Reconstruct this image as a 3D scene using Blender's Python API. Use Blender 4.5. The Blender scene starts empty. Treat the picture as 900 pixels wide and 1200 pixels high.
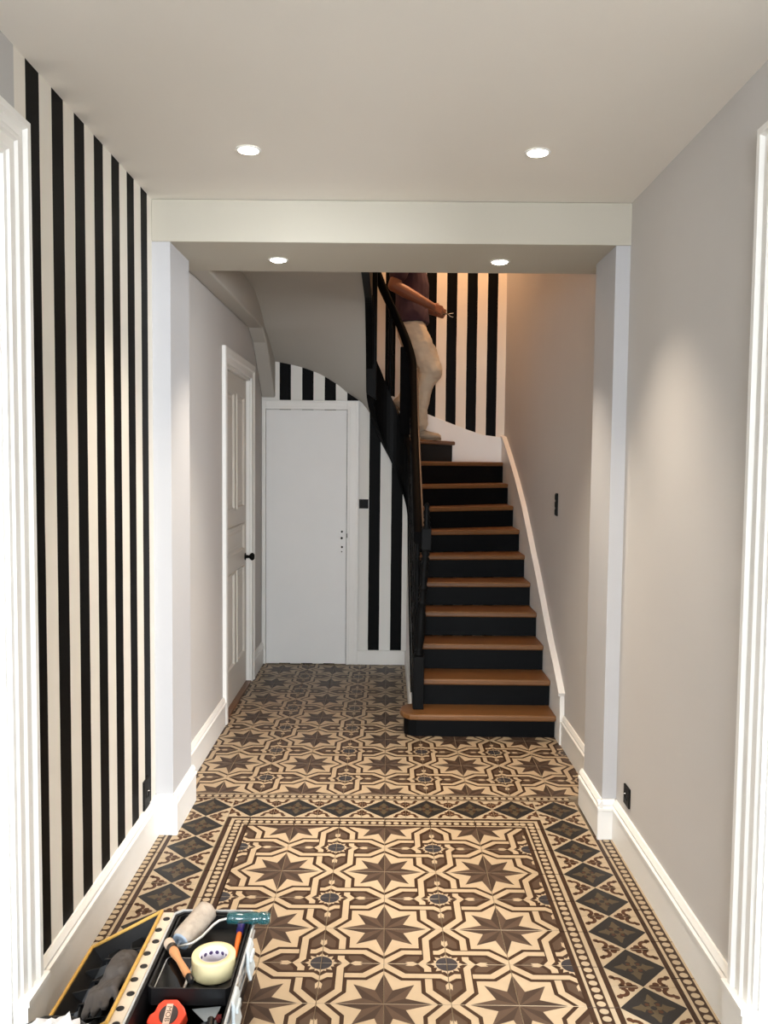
import bpy, bmesh, math, random
from mathutils import Vector, Matrix
random.seed(7)
scene = bpy.context.scene
col = scene.collection
R = math.radians

# ---------------------------------------------------------------- camera
F_PX, PITCH, YAW, ROLL = 984.06, R(3.466), R(0.167), R(0.545)
CAM = Vector((-0.006, -0.035, 1.599))
fwd = Vector((-math.sin(YAW) * math.cos(PITCH), math.cos(YAW) * math.cos(PITCH), -math.sin(PITCH)))
r0 = Vector((math.cos(YAW), math.sin(YAW), 0))
d0 = fwd.cross(r0)
right = r0 * math.cos(ROLL) - d0 * math.sin(ROLL)
down = r0 * math.sin(ROLL) + d0 * math.cos(ROLL)
cam_data = bpy.data.cameras.new('camera')
cam = bpy.data.objects.new('camera', cam_data)
col.objects.link(cam)
cam.matrix_world = Matrix(((right.x, -down.x, -fwd.x, CAM.x), (right.y, -down.y, -fwd.y, CAM.y),
                           (right.z, -down.z, -fwd.z, CAM.z), (0, 0, 0, 1)))
cam_data.sensor_fit = 'HORIZONTAL'
cam_data.sensor_width = 36.0
cam_data.lens = F_PX / 900 * 36
cam_data.clip_start = 0.05
scene.camera = cam

# ---------------------------------------------------------------- world, daylight, exposure
world = bpy.data.worlds.new('world')
scene.world = world
world.use_nodes = True
bg = world.node_tree.nodes['Background']
bg.inputs[0].default_value = (0.75, 0.86, 1.0, 1)
bg.inputs[1].default_value = 0.6
vs = scene.view_settings
vs.view_transform = 'Standard'
vs.look = 'None'
vs.gamma = 1.0
vs.use_curve_mapping = False
vs.exposure = 1.1


def area_light(name, loc, target, sx, sy, power, color):
    l = bpy.data.lights.new(name, 'AREA')
    l.shape = 'RECTANGLE'
    l.size, l.size_y, l.energy, l.color = sx, sy, power, color
    o = bpy.data.objects.new(name, l)
    o.location = loc
    o.rotation_euler = (Vector(target) - Vector(loc)).to_track_quat('-Z', 'Y').to_euler()
    col.objects.link(o)
    return o


DAY = (0.92, 0.96, 1.0)
area_light('daylight_front_door', (0, -3.1, 1.9), (0, 2.4, 0.9), 1.6, 2.2, 145, DAY)
area_light('daylight_window_one', (-2.1, -1.75, 2.3), (-1.3, 2.1, 0.7), 1.7, 1.8, 200, DAY)
area_light('daylight_window_two', (3.6, -1.7, 2.1), (0.6, 2.3, 0.75), 1.8, 1.8, 430, DAY)
WARM = (1.0, 0.86, 0.69)


# ---------------------------------------------------------------- helpers
def lin(c):
    return tuple(((v / 255) / 12.92 if v / 255 <= 0.04045 else ((v / 255 + 0.055) / 1.055) ** 2.4) for v in c) + (1,)


class NT:
    def __init__(s, name):
        s.m = bpy.data.materials.new(name)
        s.m.use_nodes = True
        s.t = s.m.node_tree
        s.b = s.t.nodes['Principled BSDF']

    def n(s, typ, **kw):
        nd = s.t.nodes.new(typ)
        for k, v in kw.items():
            setattr(nd, k, v)
        return nd

    def l(s, a, b):
        s.t.links.new(a, b)

    def math(s, op, a, b=None):
        nd = s.n('ShaderNodeMath', operation=op)
        for i, v in enumerate((a, b)):
            if v is None:
                continue
            if isinstance(v, (int, float)):
                nd.inputs[i].default_value = v
            else:
                s.l(v, nd.inputs[i])
        return nd.outputs[0]

    def mix(s, fac, a, b):
        nd = s.n('ShaderNodeMix', data_type='RGBA')
        if isinstance(fac, (int, float)):
            nd.inputs[0].default_value = fac
        else:
            s.l(fac, nd.inputs[0])
        for i, v in ((6, a), (7, b)):
            if isinstance(v, tuple):
                nd.inputs[i].default_value = v
            else:
                s.l(v, nd.inputs[i])
        return nd.outputs[2]

    def noise(s, scale, detail=4, stretch=None, coord='Object'):
        tc = s.n('ShaderNodeTexCoord')
        src = tc.outputs[coord]
        if stretch:
            mp = s.n('ShaderNodeMapping')
            mp.inputs['Scale'].default_value = stretch
            s.l(src, mp.inputs[0])
            src = mp.outputs[0]
        nz = s.n('ShaderNodeTexNoise')
        nz.inputs['Scale'].default_value = scale
        nz.inputs['Detail'].default_value = detail
        s.l(src, nz.inputs['Vector'])
        return nz.outputs['Fac']

    def bump(s, h, strength, dist=0.002):
        b = s.n('ShaderNodeBump')
        b.inputs['Strength'].default_value = strength
        b.inputs['Distance'].default_value = dist
        s.l(h, b.inputs['Height'])
        s.l(b.outputs[0], s.b.inputs['Normal'])


def mat(name, c, rough=0.5, var=0.06, scale=30, metal=0.0, bump=0.0, stretch=None, spec=0.5, trans=0.0, bscale=None, coat=0.0):
    k = NT(name)
    c = lin(c)
    k.b.inputs['Roughness'].default_value = rough
    k.b.inputs['Metallic'].default_value = metal
    k.b.inputs['Specular IOR Level'].default_value = spec
    k.b.inputs['Transmission Weight'].default_value = trans
    k.b.inputs['Coat Weight'].default_value = coat
    nz = k.noise(scale, 4, stretch)
    a = tuple(max(0, v * (1 - var)) for v in c[:3]) + (1,)
    b = tuple(min(1, v * (1 + var)) for v in c[:3]) + (1,)
    k.l(k.mix(nz, a, b), k.b.inputs['Base Color'])
    if bump:
        k.bump(nz if bscale is None else k.noise(bscale, 3, stretch), bump)
    return k.m


def emit_mat(name, c, strength):
    k = NT(name)
    k.b.inputs['Base Color'].default_value = c + (1,)
    k.b.inputs['Emission Color'].default_value = c + (1,)
    k.b.inputs['Emission Strength'].default_value = strength
    return k.m


def stripe_mat(name, axis, start, period, lo, hi, wlo, base, white, black):
    """white wall with painted black stripes along one axis; base colour below wlo"""
    k = NT(name)
    tc = k.n('ShaderNodeTexCoord')
    sp = k.n('ShaderNodeSeparateXYZ')
    k.l(tc.outputs['Object'], sp.inputs[0])
    v = sp.outputs[axis]
    wob = k.math('MULTIPLY', k.math('SUBTRACT', k.noise(6, 3), 0.5), 0.004)
    vv = k.math('ADD', v, wob)
    fr = k.math('FRACT', k.math('DIVIDE', k.math('SUBTRACT', vv, start - 20 * period), period))
    m = k.math('LESS_THAN', fr, 0.5)
    m = k.math('MULTIPLY', m, k.math('GREATER_THAN', vv, lo))
    m = k.math('MULTIPLY', m, k.math('LESS_THAN', vv, hi))
    w = k.math('GREATER_THAN', v, wlo)
    cc = k.mix(w, lin(base), lin(white))
    cc = k.mix(m, cc, lin(black))
    k.l(cc, k.b.inputs['Base Color'])
    k.b.inputs['Roughness'].default_value = 0.55
    k.b.inputs['Specular IOR Level'].default_value = 0.08
    k.bump(k.noise(180, 2), 0.12)
    return k.m


M = {}
M['grey'] = mat('grey_wall_paint', (200, 197, 194), 0.7, 0.02, 3, bump=0.1, bscale=220, spec=0.25)
M['pil'] = mat('pale_pilaster_paint', (188, 188, 190), 0.7, 0.02, 3, bump=0.1, bscale=220, spec=0.25)
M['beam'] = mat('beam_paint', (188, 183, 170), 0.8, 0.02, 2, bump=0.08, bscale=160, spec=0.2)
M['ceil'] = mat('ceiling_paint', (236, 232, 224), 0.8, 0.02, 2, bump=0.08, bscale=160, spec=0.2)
M['white'] = mat('white_gloss_paint', (238, 237, 233), 0.4, 0.015, 8, bump=0.05, bscale=60)
M['door'] = mat('door_paint', (238, 239, 238), 0.45, 0.02, 6, bump=0.06, bscale=80)
M['doorcream'] = mat('panel_door_paint', (214, 209, 200), 0.45, 0.03, 6, bump=0.06, bscale=80)
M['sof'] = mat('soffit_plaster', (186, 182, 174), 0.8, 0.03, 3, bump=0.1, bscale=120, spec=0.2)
M['black'] = mat('black_satin_paint', (8, 9, 10), 0.5, 0.25, 18, bump=0.12, bscale=60, spec=0.1)
M['riser'] = mat('blue_black_riser_paint', (8, 10, 12), 0.5, 0.4, 7, stretch=(1.2, 6, 9), bump=0.15, spec=0.1)
M['slab'] = mat('grout', (96, 84, 70), 0.8, 0.2, 40)
M['wood'] = mat('oak_tread', (112, 74, 38), 0.4, 0.22, 5, stretch=(1.5, 22, 8), bump=0.08)
M['railwood'] = mat('worn_rail_wood', (98, 80, 66), 0.5, 0.15, 8, stretch=(10, 10, 3))
M['t_cream'] = mat('tile_cream', (167, 148, 122), 0.42, 0.12, 14, bump=0.1, bscale=90, spec=0.2)
M['t_dark'] = mat('tile_dark_brown', (50, 32, 20), 0.42, 0.18, 14, spec=0.2)
M['t_mid'] = mat('tile_mid_brown', (74, 58, 46), 0.42, 0.15, 14, spec=0.2)
M['t_sa'] = mat('tile_star_light', (76, 60, 49), 0.42, 0.15, 14, spec=0.2)
M['t_sb'] = mat('tile_star_dark', (56, 43, 35), 0.42, 0.15, 14, spec=0.2)
M['t_blue'] = mat('tile_slate_blue', (47, 45, 48), 0.42, 0.2, 14, spec=0.2)
M['t_dia'] = mat('tile_diamond_slate', (33, 31, 30), 0.42, 0.2, 14, spec=0.2)
M['t_olive'] = mat('tile_olive', (76, 65, 48), 0.42, 0.15, 14, spec=0.2)
M['t_rust'] = mat('tile_rust_brown', (66, 40, 24), 0.42, 0.15, 14, spec=0.2)
M['t_sand'] = mat('tile_sand', (162, 146, 122), 0.42, 0.12, 14, spec=0.2)


class MB:
    """collects polygons with material slots and links ONE mesh object"""
    def __init__(s):
        s.v, s.f, s.m, s.sm = [], [], [], []

    def poly(s, pts, mi=0, smooth=False):
        b = len(s.v)
        s.v += [tuple(p) for p in pts]
        s.f.append(tuple(range(b, b + len(pts))))
        s.m.append(mi)
        s.sm.append(smooth)

    def mesh(s, verts, faces, mi=0, smooth=False):
        b = len(s.v)
        s.v += [tuple(p) for p in verts]
        for f in faces:
            s.f.append(tuple(i + b for i in f))
            s.m.append(mi)
            s.sm.append(smooth)

    def box(s, a, b, mi=0):
        x0, y0, z0 = a
        x1, y1, z1 = b
        s.mesh([(x0, y0, z0), (x1, y0, z0), (x1, y1, z0), (x0, y1, z0), (x0, y0, z1), (x1, y0, z1), (x1, y1, z1), (x0, y1, z1)],
               [(0, 3, 2, 1), (4, 5, 6, 7), (0, 1, 5, 4), (1, 2, 6, 5), (2, 3, 7, 6), (3, 0, 4, 7)], mi)

    def prism(s, pts, vec, mi=0):
        n = len(pts)
        vec = Vector(vec)
        top = [Vector(p) + vec for p in pts]
        s.mesh([Vector(p) for p in pts] + top,
               [tuple(range(n))[::-1], tuple(range(n, 2 * n))] + [(i, (i + 1) % n, n + (i + 1) % n, n + i) for i in range(n)], mi)

    def loft(s, rings, mi=0, smooth=True, caps=True, closed=True):
        n = len(rings[0])
        vs_, fs = [], []
        for r_ in rings:
            vs_ += r_
        for i in range(len(rings) - 1):
            for j in range(n if closed else n - 1):
                k = (j + 1) % n
                fs.append((i * n + j, i * n + k, (i + 1) * n + k, (i + 1) * n + j))
        s.mesh(vs_, fs, mi, smooth)
        if caps and closed:
            s.poly(rings[0][::-1], mi)
            s.poly(rings[-1], mi)

    def lathe(s, prof, base=(0, 0, 0), axis=(0, 0, 1), seg=16, mi=0, smooth=True):
        ax = Vector(axis).normalized()
        q = ax.to_track_quat('Z', 'Y')
        base = Vector(base)
        rings = [[base + q @ Vector((r_ * math.cos(2 * math.pi * i / seg), r_ * math.sin(2 * math.pi * i / seg), h)) for i in range(seg)]
                 for r_, h in prof]
        s.loft(rings, mi, smooth)

    def tube(s, pts, r_, seg=10, mi=0, radii=None):
        pts = [Vector(p) for p in pts]
        rings = []
        up = Vector((0.13, 0.27, 0.95))
        for i, p in enumerate(pts):
            d = (pts[min(i + 1, len(pts) - 1)] - pts[max(i - 1, 0)]).normalized()
            a = d.cross(up)
            if a.length < 1e-3:
                a = d.cross(Vector((1, 0, 0)))
            a.normalize()
            b = d.cross(a)
            rr = radii[i] if radii else r_
            rings.append([p + (a * math.cos(2 * math.pi * k / seg) + b * math.sin(2 * math.pi * k / seg)) * rr for k in range(seg)])
        s.loft(rings, mi)

    def build(s, name, mats, parent=None, bevel=0.0, recalc=True, loc=None, rot=None):
        me = bpy.data.meshes.new(name)
        me.from_pydata([tuple(p) for p in s.v], [], s.f)
        for m_ in (mats if isinstance(mats, (list, tuple)) else [mats]):
            me.materials.append(m_)
        me.polygons.foreach_set('material_index', s.m)
        me.polygons.foreach_set('use_smooth', s.sm)
        if recalc:
            bm = bmesh.new()
            bm.from_mesh(me)
            bmesh.ops.recalc_face_normals(bm, faces=bm.faces)
            bm.to_mesh(me)
            bm.free()
        me.update()
        o = bpy.data.objects.new(name, me)
        col.objects.link(o)
        if parent:
            o.parent = parent
        if loc:
            o.location = loc
        if rot:
            o.rotation_euler = rot
        if bevel:
            md = o.modifiers.new('bevel', 'BEVEL')
            md.width = bevel
            md.segments = 2
            md.limit_method = 'ANGLE'
            md.angle_limit = R(40)
        return o


def tag(o, label=None, cat=None, group=None, kind=None):
    if label:
        o['label'] = label
    if cat:
        o['category'] = cat
    if group:
        o['group'] = group
    if kind:
        o['kind'] = kind
    return o


def empty(name, loc=(0, 0, 0)):
    o = bpy.data.objects.new(name, None)
    o.location = loc
    o.empty_display_size = 0.1
    col.objects.link(o)
    return o


def struct(o, label, cat):
    return tag(o, label, cat, kind='structure')


def box_obj(name, a, b, m, parent=None, bevel=0.0):
    k = MB()
    k.box(a, b)
    return k.build(name, m, parent, bevel)


# ================================================================= THE SETTING
XL, XR, ZC, ZB = -0.98, 0.985, 2.661, 2.49
XHL, XHR = -0.98, 1.012
YB0, YB1, YP1, YC, YW = 3.465, 4.0, 3.80, 6.5, 7.3
TOP = 5.2
M['stripeL'] = stripe_mat('striped_left_wall', 1, 2.265, 0.175, 2.25, 3.43, 2.195, (188, 187, 185), (226, 221, 211), (6, 6, 6))
M['stripeC'] = stripe_mat('striped_cupboard_wall', 0, -0.841, 0.1745, -0.86, 0.13, -5, (236, 235, 230), (236, 235, 230), (7, 8, 9))
M['stripeB'] = stripe_mat('striped_stair_wall', 0, 0.850, 0.176, -3, 0.945, -5, (236, 228, 215), (236, 228, 215), (5, 5, 6))

# --- floor slab, tiles follow further down
floor = box_obj('floor', (-4.2, -2.6, -0.2), (5.0, 7.6, -0.014), M['slab'])
struct(floor, 'patterned cement tile floor running from the entrance to the stairs', 'floor')

# --- walls
k = MB()
D0, D1, DH, WT = 1.05, 2.10, 2.355, 0.17      # side doorway: near jamb, far jamb, head height, wall thickness
k.box((XL - WT, -2.4, -0.014), (XL, D0, ZC))
k.box((XL - WT, D0, DH), (XL, D1, ZC))
k.box((XL - WT, D1, -0.014), (XL, YP1, ZC))
struct(k.build('wall_left', M['stripeL']), 'left wall with black and white vertical stripes', 'wall')
k = MB()
k.box((XR, -2.4, -0.014), (XR + WT, D0, ZC))
k.box((XR, D0, DH), (XR + WT, D1, ZC))
k.box((XR, D1, -0.014), (XR + WT, YP1, ZC))
struct(k.build('wall_right', M['grey']), 'plain light grey right wall beside the doorway', 'wall')
ceil = box_obj('ceiling', (-1.2, -2.4, ZC), (1.2, YB1, 2.91), M['ceil'])
struct(ceil, 'off-white ceiling of the front hall with recessed spotlights', 'ceiling')
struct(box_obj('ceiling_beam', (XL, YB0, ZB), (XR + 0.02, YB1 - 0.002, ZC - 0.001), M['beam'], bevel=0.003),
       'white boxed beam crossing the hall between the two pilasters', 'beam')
# pilasters
struct(box_obj('wall_pilaster', (XL - 0.02, YB0 + 0.004, -0.014), (-0.905, YP1, ZB), M['pil'], bevel=0.002),
       'pale pilaster beside the striped wall', 'pilaster')
struct(box_obj('wall_pilaster', (0.925, YB0 + 0.004, -0.014), (XR + 0.03, YP1, ZB), M['pil'], bevel=0.002),
       'pale pilaster between the grey wall and the stairs', 'pilaster')
# rear hall left wall with door opening
HD0, HD1, HDH = 5.035, 5.955, 2.175
k = MB()
k.box((XHL - 0.16, YP1, -0.014), (XHL, HD0, TOP))
k.box((XHL - 0.16, HD0, HDH), (XHL, HD1, TOP))
k.box((XHL - 0.16, HD1, -0.014), (XHL, YW, TOP))
k.box((XHL - 0.2, HD0 - 0.1, -0.014), (XHL - 0.15, HD1 + 0.1, HDH + 0.1))
struct(k.build('wall_left_rear', M['grey']), 'grey wall around the panelled door in the rear hall', 'wall')
struct(box_obj('wall_right_rear', (XHR, YP1, -0.014), (XHR + 0.15, YW, TOP), M['grey']), 'grey wall rising beside the staircase', 'wall')
struct(box_obj('wall_back', (XHL - 0.16, YW, -0.014), (XHR + 0.15, YW + 0.15, TOP), M['stripeB']),
       'black and white striped wall behind the person on the stairs', 'wall')
struct(box_obj('wall_landing', (-1.2, YB1, 2.92), (1.2, YB1 + 0.1, TOP), M['grey']), 'wall above the beam facing the stairwell', 'wall')
struct(box_obj('ceiling_stairwell', (-1.2, YB1, TOP), (1.2, YW + 0.15, TOP + 0.1), M['ceil']), 'ceiling high above the stairwell', 'ceiling')
# front end wall with glazed door opening, side rooms
k = MB()
k.box((-1.15, -2.5, -0.014), (-0.7, -2.4, ZC))
k.box((0.7, -2.5, -0.014), (1.15, -2.4, ZC))
k.box((-0.7, -2.5, 2.45), (0.7, -2.4, ZC))
struct(k.build('wall_front', M['grey']), 'wall around the entrance door behind the viewer', 'wall')
for s, nm in ((-1, 'left'), (1, 'right')):
    k = MB()
    xo, xi = (4.8 if s > 0 else -3.6), (XR + WT) * s if s > 0 else (XL - WT)
    a, b = min(xo, xi), max(xo, xi)
    k.box((a, 3.1, -0.014), (b, 3.2, ZC))
    k.box((a, -1.0, ZC), (b, 3.2, ZC + 0.1))
    xa, xb = min(xo, xo + 0.1 * s), max(xo, xo + 0.1 * s)
    k.box((xa, -1.0, -0.014), (xb, 3.2, ZC))
    wa, wb = (2.4, 4.4) if s > 0 else (-2.95, -1.45)     # window in the street front
    k.box((a, -1.0, -0.014), (wa, -0.9, ZC))
    k.box((wb, -1.0, -0.014), (b, -0.9, ZC))
    k.box((wa, -1.0, -0.014), (wb, -0.9, 0.5))
    k.box((wa, -1.0, 2.4), (wb, -0.9, ZC))
    struct(k.build('wall_side_room_' + nm, M['white']), 'white walls of the room through the %s doorway' % nm, 'wall')

# --- cupboard wall under the stairs
wz = [(-0.98, 2.30), (-0.852, 2.365), (-0.661, 2.345), (-0.496, 2.30), (-0.391, 2.25), (-0.311, 2.185), (-0.227, 2.085), (-0.157, 1.97),
      (-0.07, 1.84), (0.02, 1.66), (0.10, 1.45), (0.15, 1.30), (0.2, 1.25)]
k = MB()
k.prism([(-0.98, YC, -0.014)] + [(x, YC, z + 0.02) for x, z in wz] + [(0.2, YC, -0.014)], (0, 0.05, 0))
struct(k.build('wall_cupboard', M['stripeC']), 'striped partition under the stairs around the flush white door', 'wall')
k = MB()
k.prism([(0.158, 4.90, -0.014), (0.158, YC, -0.014), (0.158, YC, 1.22), (0.158, 6.25, 1.1), (0.158, 5.95, 0.82), (0.158, 4.90, 0.02)], (0.03, 0, 0))
struct(k.build('wall_stair_side', M['white']), 'narrow white panel closing the side of the staircase', 'wall')

# --- bulkhead along the rear left wall
k = MB()
k.prism([(-0.98, YB1 - 0.05, 2.51), (-0.98, 5.86, 2.515), (-0.98, 6.05, 2.44), (-0.98, 6.28, 2.26), (-0.98, YC + 0.01, 2.075), (-0.98, YC + 0.01, 2.9), (-0.98, YB1 - 0.05, 2.9)],
        (0.105, 0, 0))
struct(k.build('ceiling_bulkhead', M['sof'], bevel=0.01), 'plastered bulkhead over the panelled door', 'bulkhead')

# --- baseboards (moulded profile)
BP = [(0, 0), (0.018, 0), (0.018, 0.122), (0.022, 0.128), (0.022, 0.138), (0.014, 0.143), (0.014, 0.150), (0.017, 0.154), (0.007, 0.172), (0, 0.172)]


def board(k, a, b, nrm, prof=BP, z0=-0.001):
    a, b, n = Vector((a[0], a[1], z0)), Vector((b[0], b[1], z0)), Vector((nrm[0], nrm[1], 0))
    r1 = [a + n * d + Vector((0, 0, z)) for d, z in prof]
    r2 = [b + n * d + Vector((0, 0, z)) for d, z in prof]
    k.loft([r1, r2], smooth=False)


k = MB(); board(k, (XL, 2.215), (XL, YB0 + 0.01), (1, 0))
struct(k.build('baseboard_left', M['white']), 'tall white moulded skirting under the stripes', 'baseboard')
k = MB(); board(k, (XR, 2.215), (XR, YB0 + 0.01), (-1, 0))
struct(k.build('baseboard_right', M['white']), 'tall white moulded skirting along the grey wall', 'baseboard')
k = MB()
board(k, (XL, YB0 + 0.004), (-0.905 + 0.021, YB0 + 0.004), (0, -1)); board(k, (-0.905, YB0 - 0.017), (-0.905, YP1 + 0.02), (1, 0))
struct(k.build('baseboard_left_pilaster', M['white']), 'white skirting wrapping the pilaster beside the stripes', 'baseboard')
k = MB()
board(k, (XR, YB0 + 0.004), (0.925 - 0.021, YB0 + 0.004), (0, -1)); board(k, (0.925, YB0 - 0.017), (0.925, YP1 + 0.02), (-1, 0))
struct(k.build('baseboard_right_pilaster', M['white']), 'white skirting wrapping the pilaster before the stairs', 'baseboard')
k = MB(); board(k, (XHL, YP1), (XHL, 4.942), (1, 0))
struct(k.build('baseboard_left_hall', M['white']), 'white skirting between pilaster and panelled door', 'baseboard')
k = MB(); board(k, (XHL, 6.06), (XHL, YC), (1, 0))
struct(k.build('baseboard_left_end', M['white']), 'short white skirting between the two doors', 'baseboard')
k = MB(); board(k, (XHR, YP1), (XHR, 4.66), (-1, 0))
struct(k.build('baseboard_right_hall', M['white']), 'white skirting between pilaster and first step', 'baseboard')
k = MB(); board(k, (-0.224, YC), (0.158, YC), (0, -1), [(0, 0), (0.014, 0), (0.014, 0.108), (0.008, 0.114), (0, 0.114)])
board(k, (0.158, YC), (0.158, 4.95), (-1, 0), [(0, 0), (0.010, 0), (0.010, 0.108), (0.004, 0.114), (0, 0.114)])
struct(k.build('baseboard_cupboard', M['white']), 'low white skirting under the striped cupboard wall', 'baseboard')


# --- door casings, swept with mitred corners
def casing(k, c, sg, y0, y1, zt, prof, zb=0.0):
    rings = []
    for (y, z, oy, oz) in ((y0, zb, -1, 0), (y0, zt, -1, 1), (y1, zt, 1, 1), (y1, zb, 1, 0)):
        rings.append([Vector((c + sg * d, y + oy * w, z + oz * w)) for w, d in prof])
    k.loft(rings, smooth=False)


CP = [(0, 0), (0, 0.012), (0.012, 0.014), (0.018, 0.020), (0.045, 0.020), (0.052, 0.027), (0.062, 0.027), (0.07, 0.021), (0.09, 0.022), (0.098, 0.033), (0.116, 0.033), (0.12, 0.028), (0.12, 0)]
for sg, c, nm, n_ in ((1, XL, 'left', 1), (-1, XR, 'right', 2)):
    k = MB()
    casing(k, c, sg, D0, D1, DH, CP, 0.165)
    k.box((min(c, c + sg * 0.04), D1 - 0.004, -0.001), (max(c, c + sg * 0.04), D1 + 0.128, 0.15))
    k.box((min(c, c + sg * 0.045), D1 - 0.006, 0.15), (max(c, c + sg * 0.045), D1 + 0.132, 0.166))
    k.box((min(c, c + sg * 0.04), D0 - 0.128, -0.001), (max(c, c + sg * 0.04), D0 + 0.004, 0.166))
    # lining of the opening
    xa, xb = min(c, c - sg * WT), max(c, c - sg * WT)
    k.box((xa, D1 - 0.012, -0.001), (xb, D1 + 0.001, DH)); k.box((xa, D0 - 0.001, -0.001), (xb, D0 + 0.012, DH)); k.box((xa, D0, DH - 0.012), (xb, D1, DH + 0.001))
    struct(k.build('trim_%d' % n_, M['white']), 'white moulded casing of the bright %s doorway' % nm, 'door casing')

# --- door 1: panelled door in the rear left wall
d1 = struct(empty('door_1', (XHL, 5.5, 0)), 'cream panelled door with a black knob in the rear left wall', 'door')
d1inv = Vector((-XHL, -5.5, 0))


def dpart(k, name, m, parent=None, bevel=0.0):
    par = parent or d1
    o = k.build(name, m, None, bevel)
    o.data.transform(Matrix.Translation(d1inv))
    o.parent = par
    return o


CP2 = [(0, 0), (0, 0.012), (0.015, 0.015), (0.04, 0.015), (0.05, 0.024), (0.085, 0.024), (0.095, 0.02), (0.095, 0)]
k = MB(); casing(k, XHL, 1, HD0, HD1, HDH, CP2, 0.0)
dpart(k, 'door_frame', M['white'])
k = MB()
k.box((XHL - 0.15, HD1 - 0.02, 0), (XHL, HD1, HDH)); k.box((XHL - 0.15, HD0, 0), (XHL, HD0 + 0.02, HDH)); k.box((XHL - 0.15, HD0, HDH - 0.02), (XHL, HD1, HDH))
dpart(k, 'jamb_lining', M['white'])
LX = XHL - 0.025
k = MB()
k.box((LX - 0.03, HD0 + 0.02, 0.012), (LX - 0.012, HD1 - 0.02, HDH - 0.02))
ly0, ly1 = HD0 + 0.02, HD1 - 0.02
mid = (ly0 + ly1) / 2
for a, b in ((ly0, ly0 + 0.11), (ly1 - 0.11, ly1)):
    k.box((LX - 0.03, a, 0.012), (LX, b, HDH - 0.02))
rails = ((0.012, 0.24), (0.86, 0.97), (1.16, 1.27), (HDH - 0.14, HDH - 0.02))
for a, b in rails:
    k.box((LX - 0.03, ly0 + 0.1, a), (LX, ly1 - 0.1, b))
for a, b in ((0.24, 0.86), (1.27, HDH - 0.14)):
    k.box((LX - 0.03, mid - 0.05, a), (LX, mid + 0.05, b))
dpart(k, 'door_leaf', M['doorcream'], bevel=0.004)
for (a, b, z0, z1) in ((ly0 + 0.11, mid - 0.05, 0.24, 0.86), (mid + 0.05, ly1 - 0.11, 0.24, 0.86), (ly0 + 0.11, ly1 - 0.11, 0.97, 1.16),
                       (ly0 + 0.11, mid - 0.05, 1.27, HDH - 0.14), (mid + 0.05, ly1 - 0.11, 1.27, HDH - 0.14)):
    k = MB()
    for i_, (o1, o2, h1, h2) in enumerate(((0, 0.02, 0.010, 0.006),)):
        ring = lambda e, x: [Vector((x, a + e, z0 + e)), Vector((x, b - e, z0 + e)), Vector((x, b - e, z1 - e)), Vector((x, a + e, z1 - e))]
        k.loft([ring(0, LX - 0.013), ring(0, LX + 0.007), ring(0.012, LX + 0.007), ring(0.02, LX - 0.006), ring(0.04, LX - 0.006), ring(0.055, LX - 0.001)], smooth=False)
    dpart(k, 'door_panel', M['doorcream'])
k = MB()
k.lathe([(0.026, 0), (0.026, 0.004), (0.012, 0.008), (0.010, 0.03), (0.018, 0.036), (0.027, 0.046), (0.027, 0.056), (0.018, 0.066), (0.001, 0.068)],
        (LX, ly1 - 0.055, 0.915), (1, 0, 0), 18)
tag(dpart(k, 'door_knob', M['black']), 'black round knob')
k = MB(); k.box((LX - 0.05, HD0 + 0.02, 0), (XHL + 0.012, HD1 - 0.02, 0.012))
tag(dpart(k, 'threshold', M['wood'], bevel=0.003), 'brown wooden threshold')

# --- door 2: flush cupboard door
d2 = struct(empty('door_2', (-0.63, YC, 0)), 'flush white cupboard door with four small holes and no handle', 'door')


def dpart2(k, name, m, parent=None, bevel=0.0):
    o = k.build(name, m, None, bevel)
    o.data.transform(Matrix.Translation(Vector((0.63, -YC, 0))))
    o.parent = parent or d2
    return o


k = MB()
CX0, CX1, CZ = -0.945, -0.314, 1.992


def frame_ring(w, y):
    return [Vector((CX0 - w[0], y, 0)), Vector((CX0 - w[0], y, CZ + w[1])), Vector((CX1 + w[2], y, CZ + w[1])), Vector((CX1 + w[2], y, 0))]


for (wi, wo, th) in (((0, 0, 0), (0.030, 0.07, 0.090), 0.016), ((0.0, 0.0, 0.0), (0.012, 0.022, 0.022), 0.022), ((0.022, 0.055, 0.066), (0.030, 0.07, 0.090), 0.021)):
    y0_, y1_ = YC - th, YC
    k.box((CX0 - wo[0], y0_, 0), (CX0 - wi[0], y1_, CZ + wo[1]))
    k.box((CX1 + wi[2], y0_, 0), (CX1 + wo[2], y1_, CZ + wo[1]))
    k.box((CX0 - wi[0], y0_, CZ + wi[1]), (CX1 + wi[2], y1_, CZ + wo[1]))
dpart2(k, 'door_frame', M['white'], bevel=0.002)
k = MB(); k.box((CX0 + 0.0025, YC - 0.017, 0.008), (CX1 - 0.004, YC - 0.001, CZ - 0.004))
leaf2 = dpart2(k, 'door_leaf', M['door'], bevel=0.0015)
for x_, z_, r_ in ((-0.3515, 1.047, 0.0085), (-0.353, 0.997, 0.0095), (-0.350, 0.927, 0.008), (-0.352, 0.891, 0.005)):
    k = MB(); k.lathe([(r_, 0), (r_, 0.0015), (r_ * 0.8, 0.002)], (x_, YC - 0.0165, z_), (0, -1, 0), 14)
    dpart2(k, 'screw_hole', M['black'], leaf2)
k = MB(); k.box((CX1 - 0.004, YC - 0.024, 1.0), (CX1 + 0.006, YC - 0.016, 1.035))
dpart2(k, 'strike_plate', mat('dull_steel', (90, 88, 84), 0.35, 0.1, 50, metal=0.8))

# ================================================================= FLOOR TILES
T = 0.2


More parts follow.
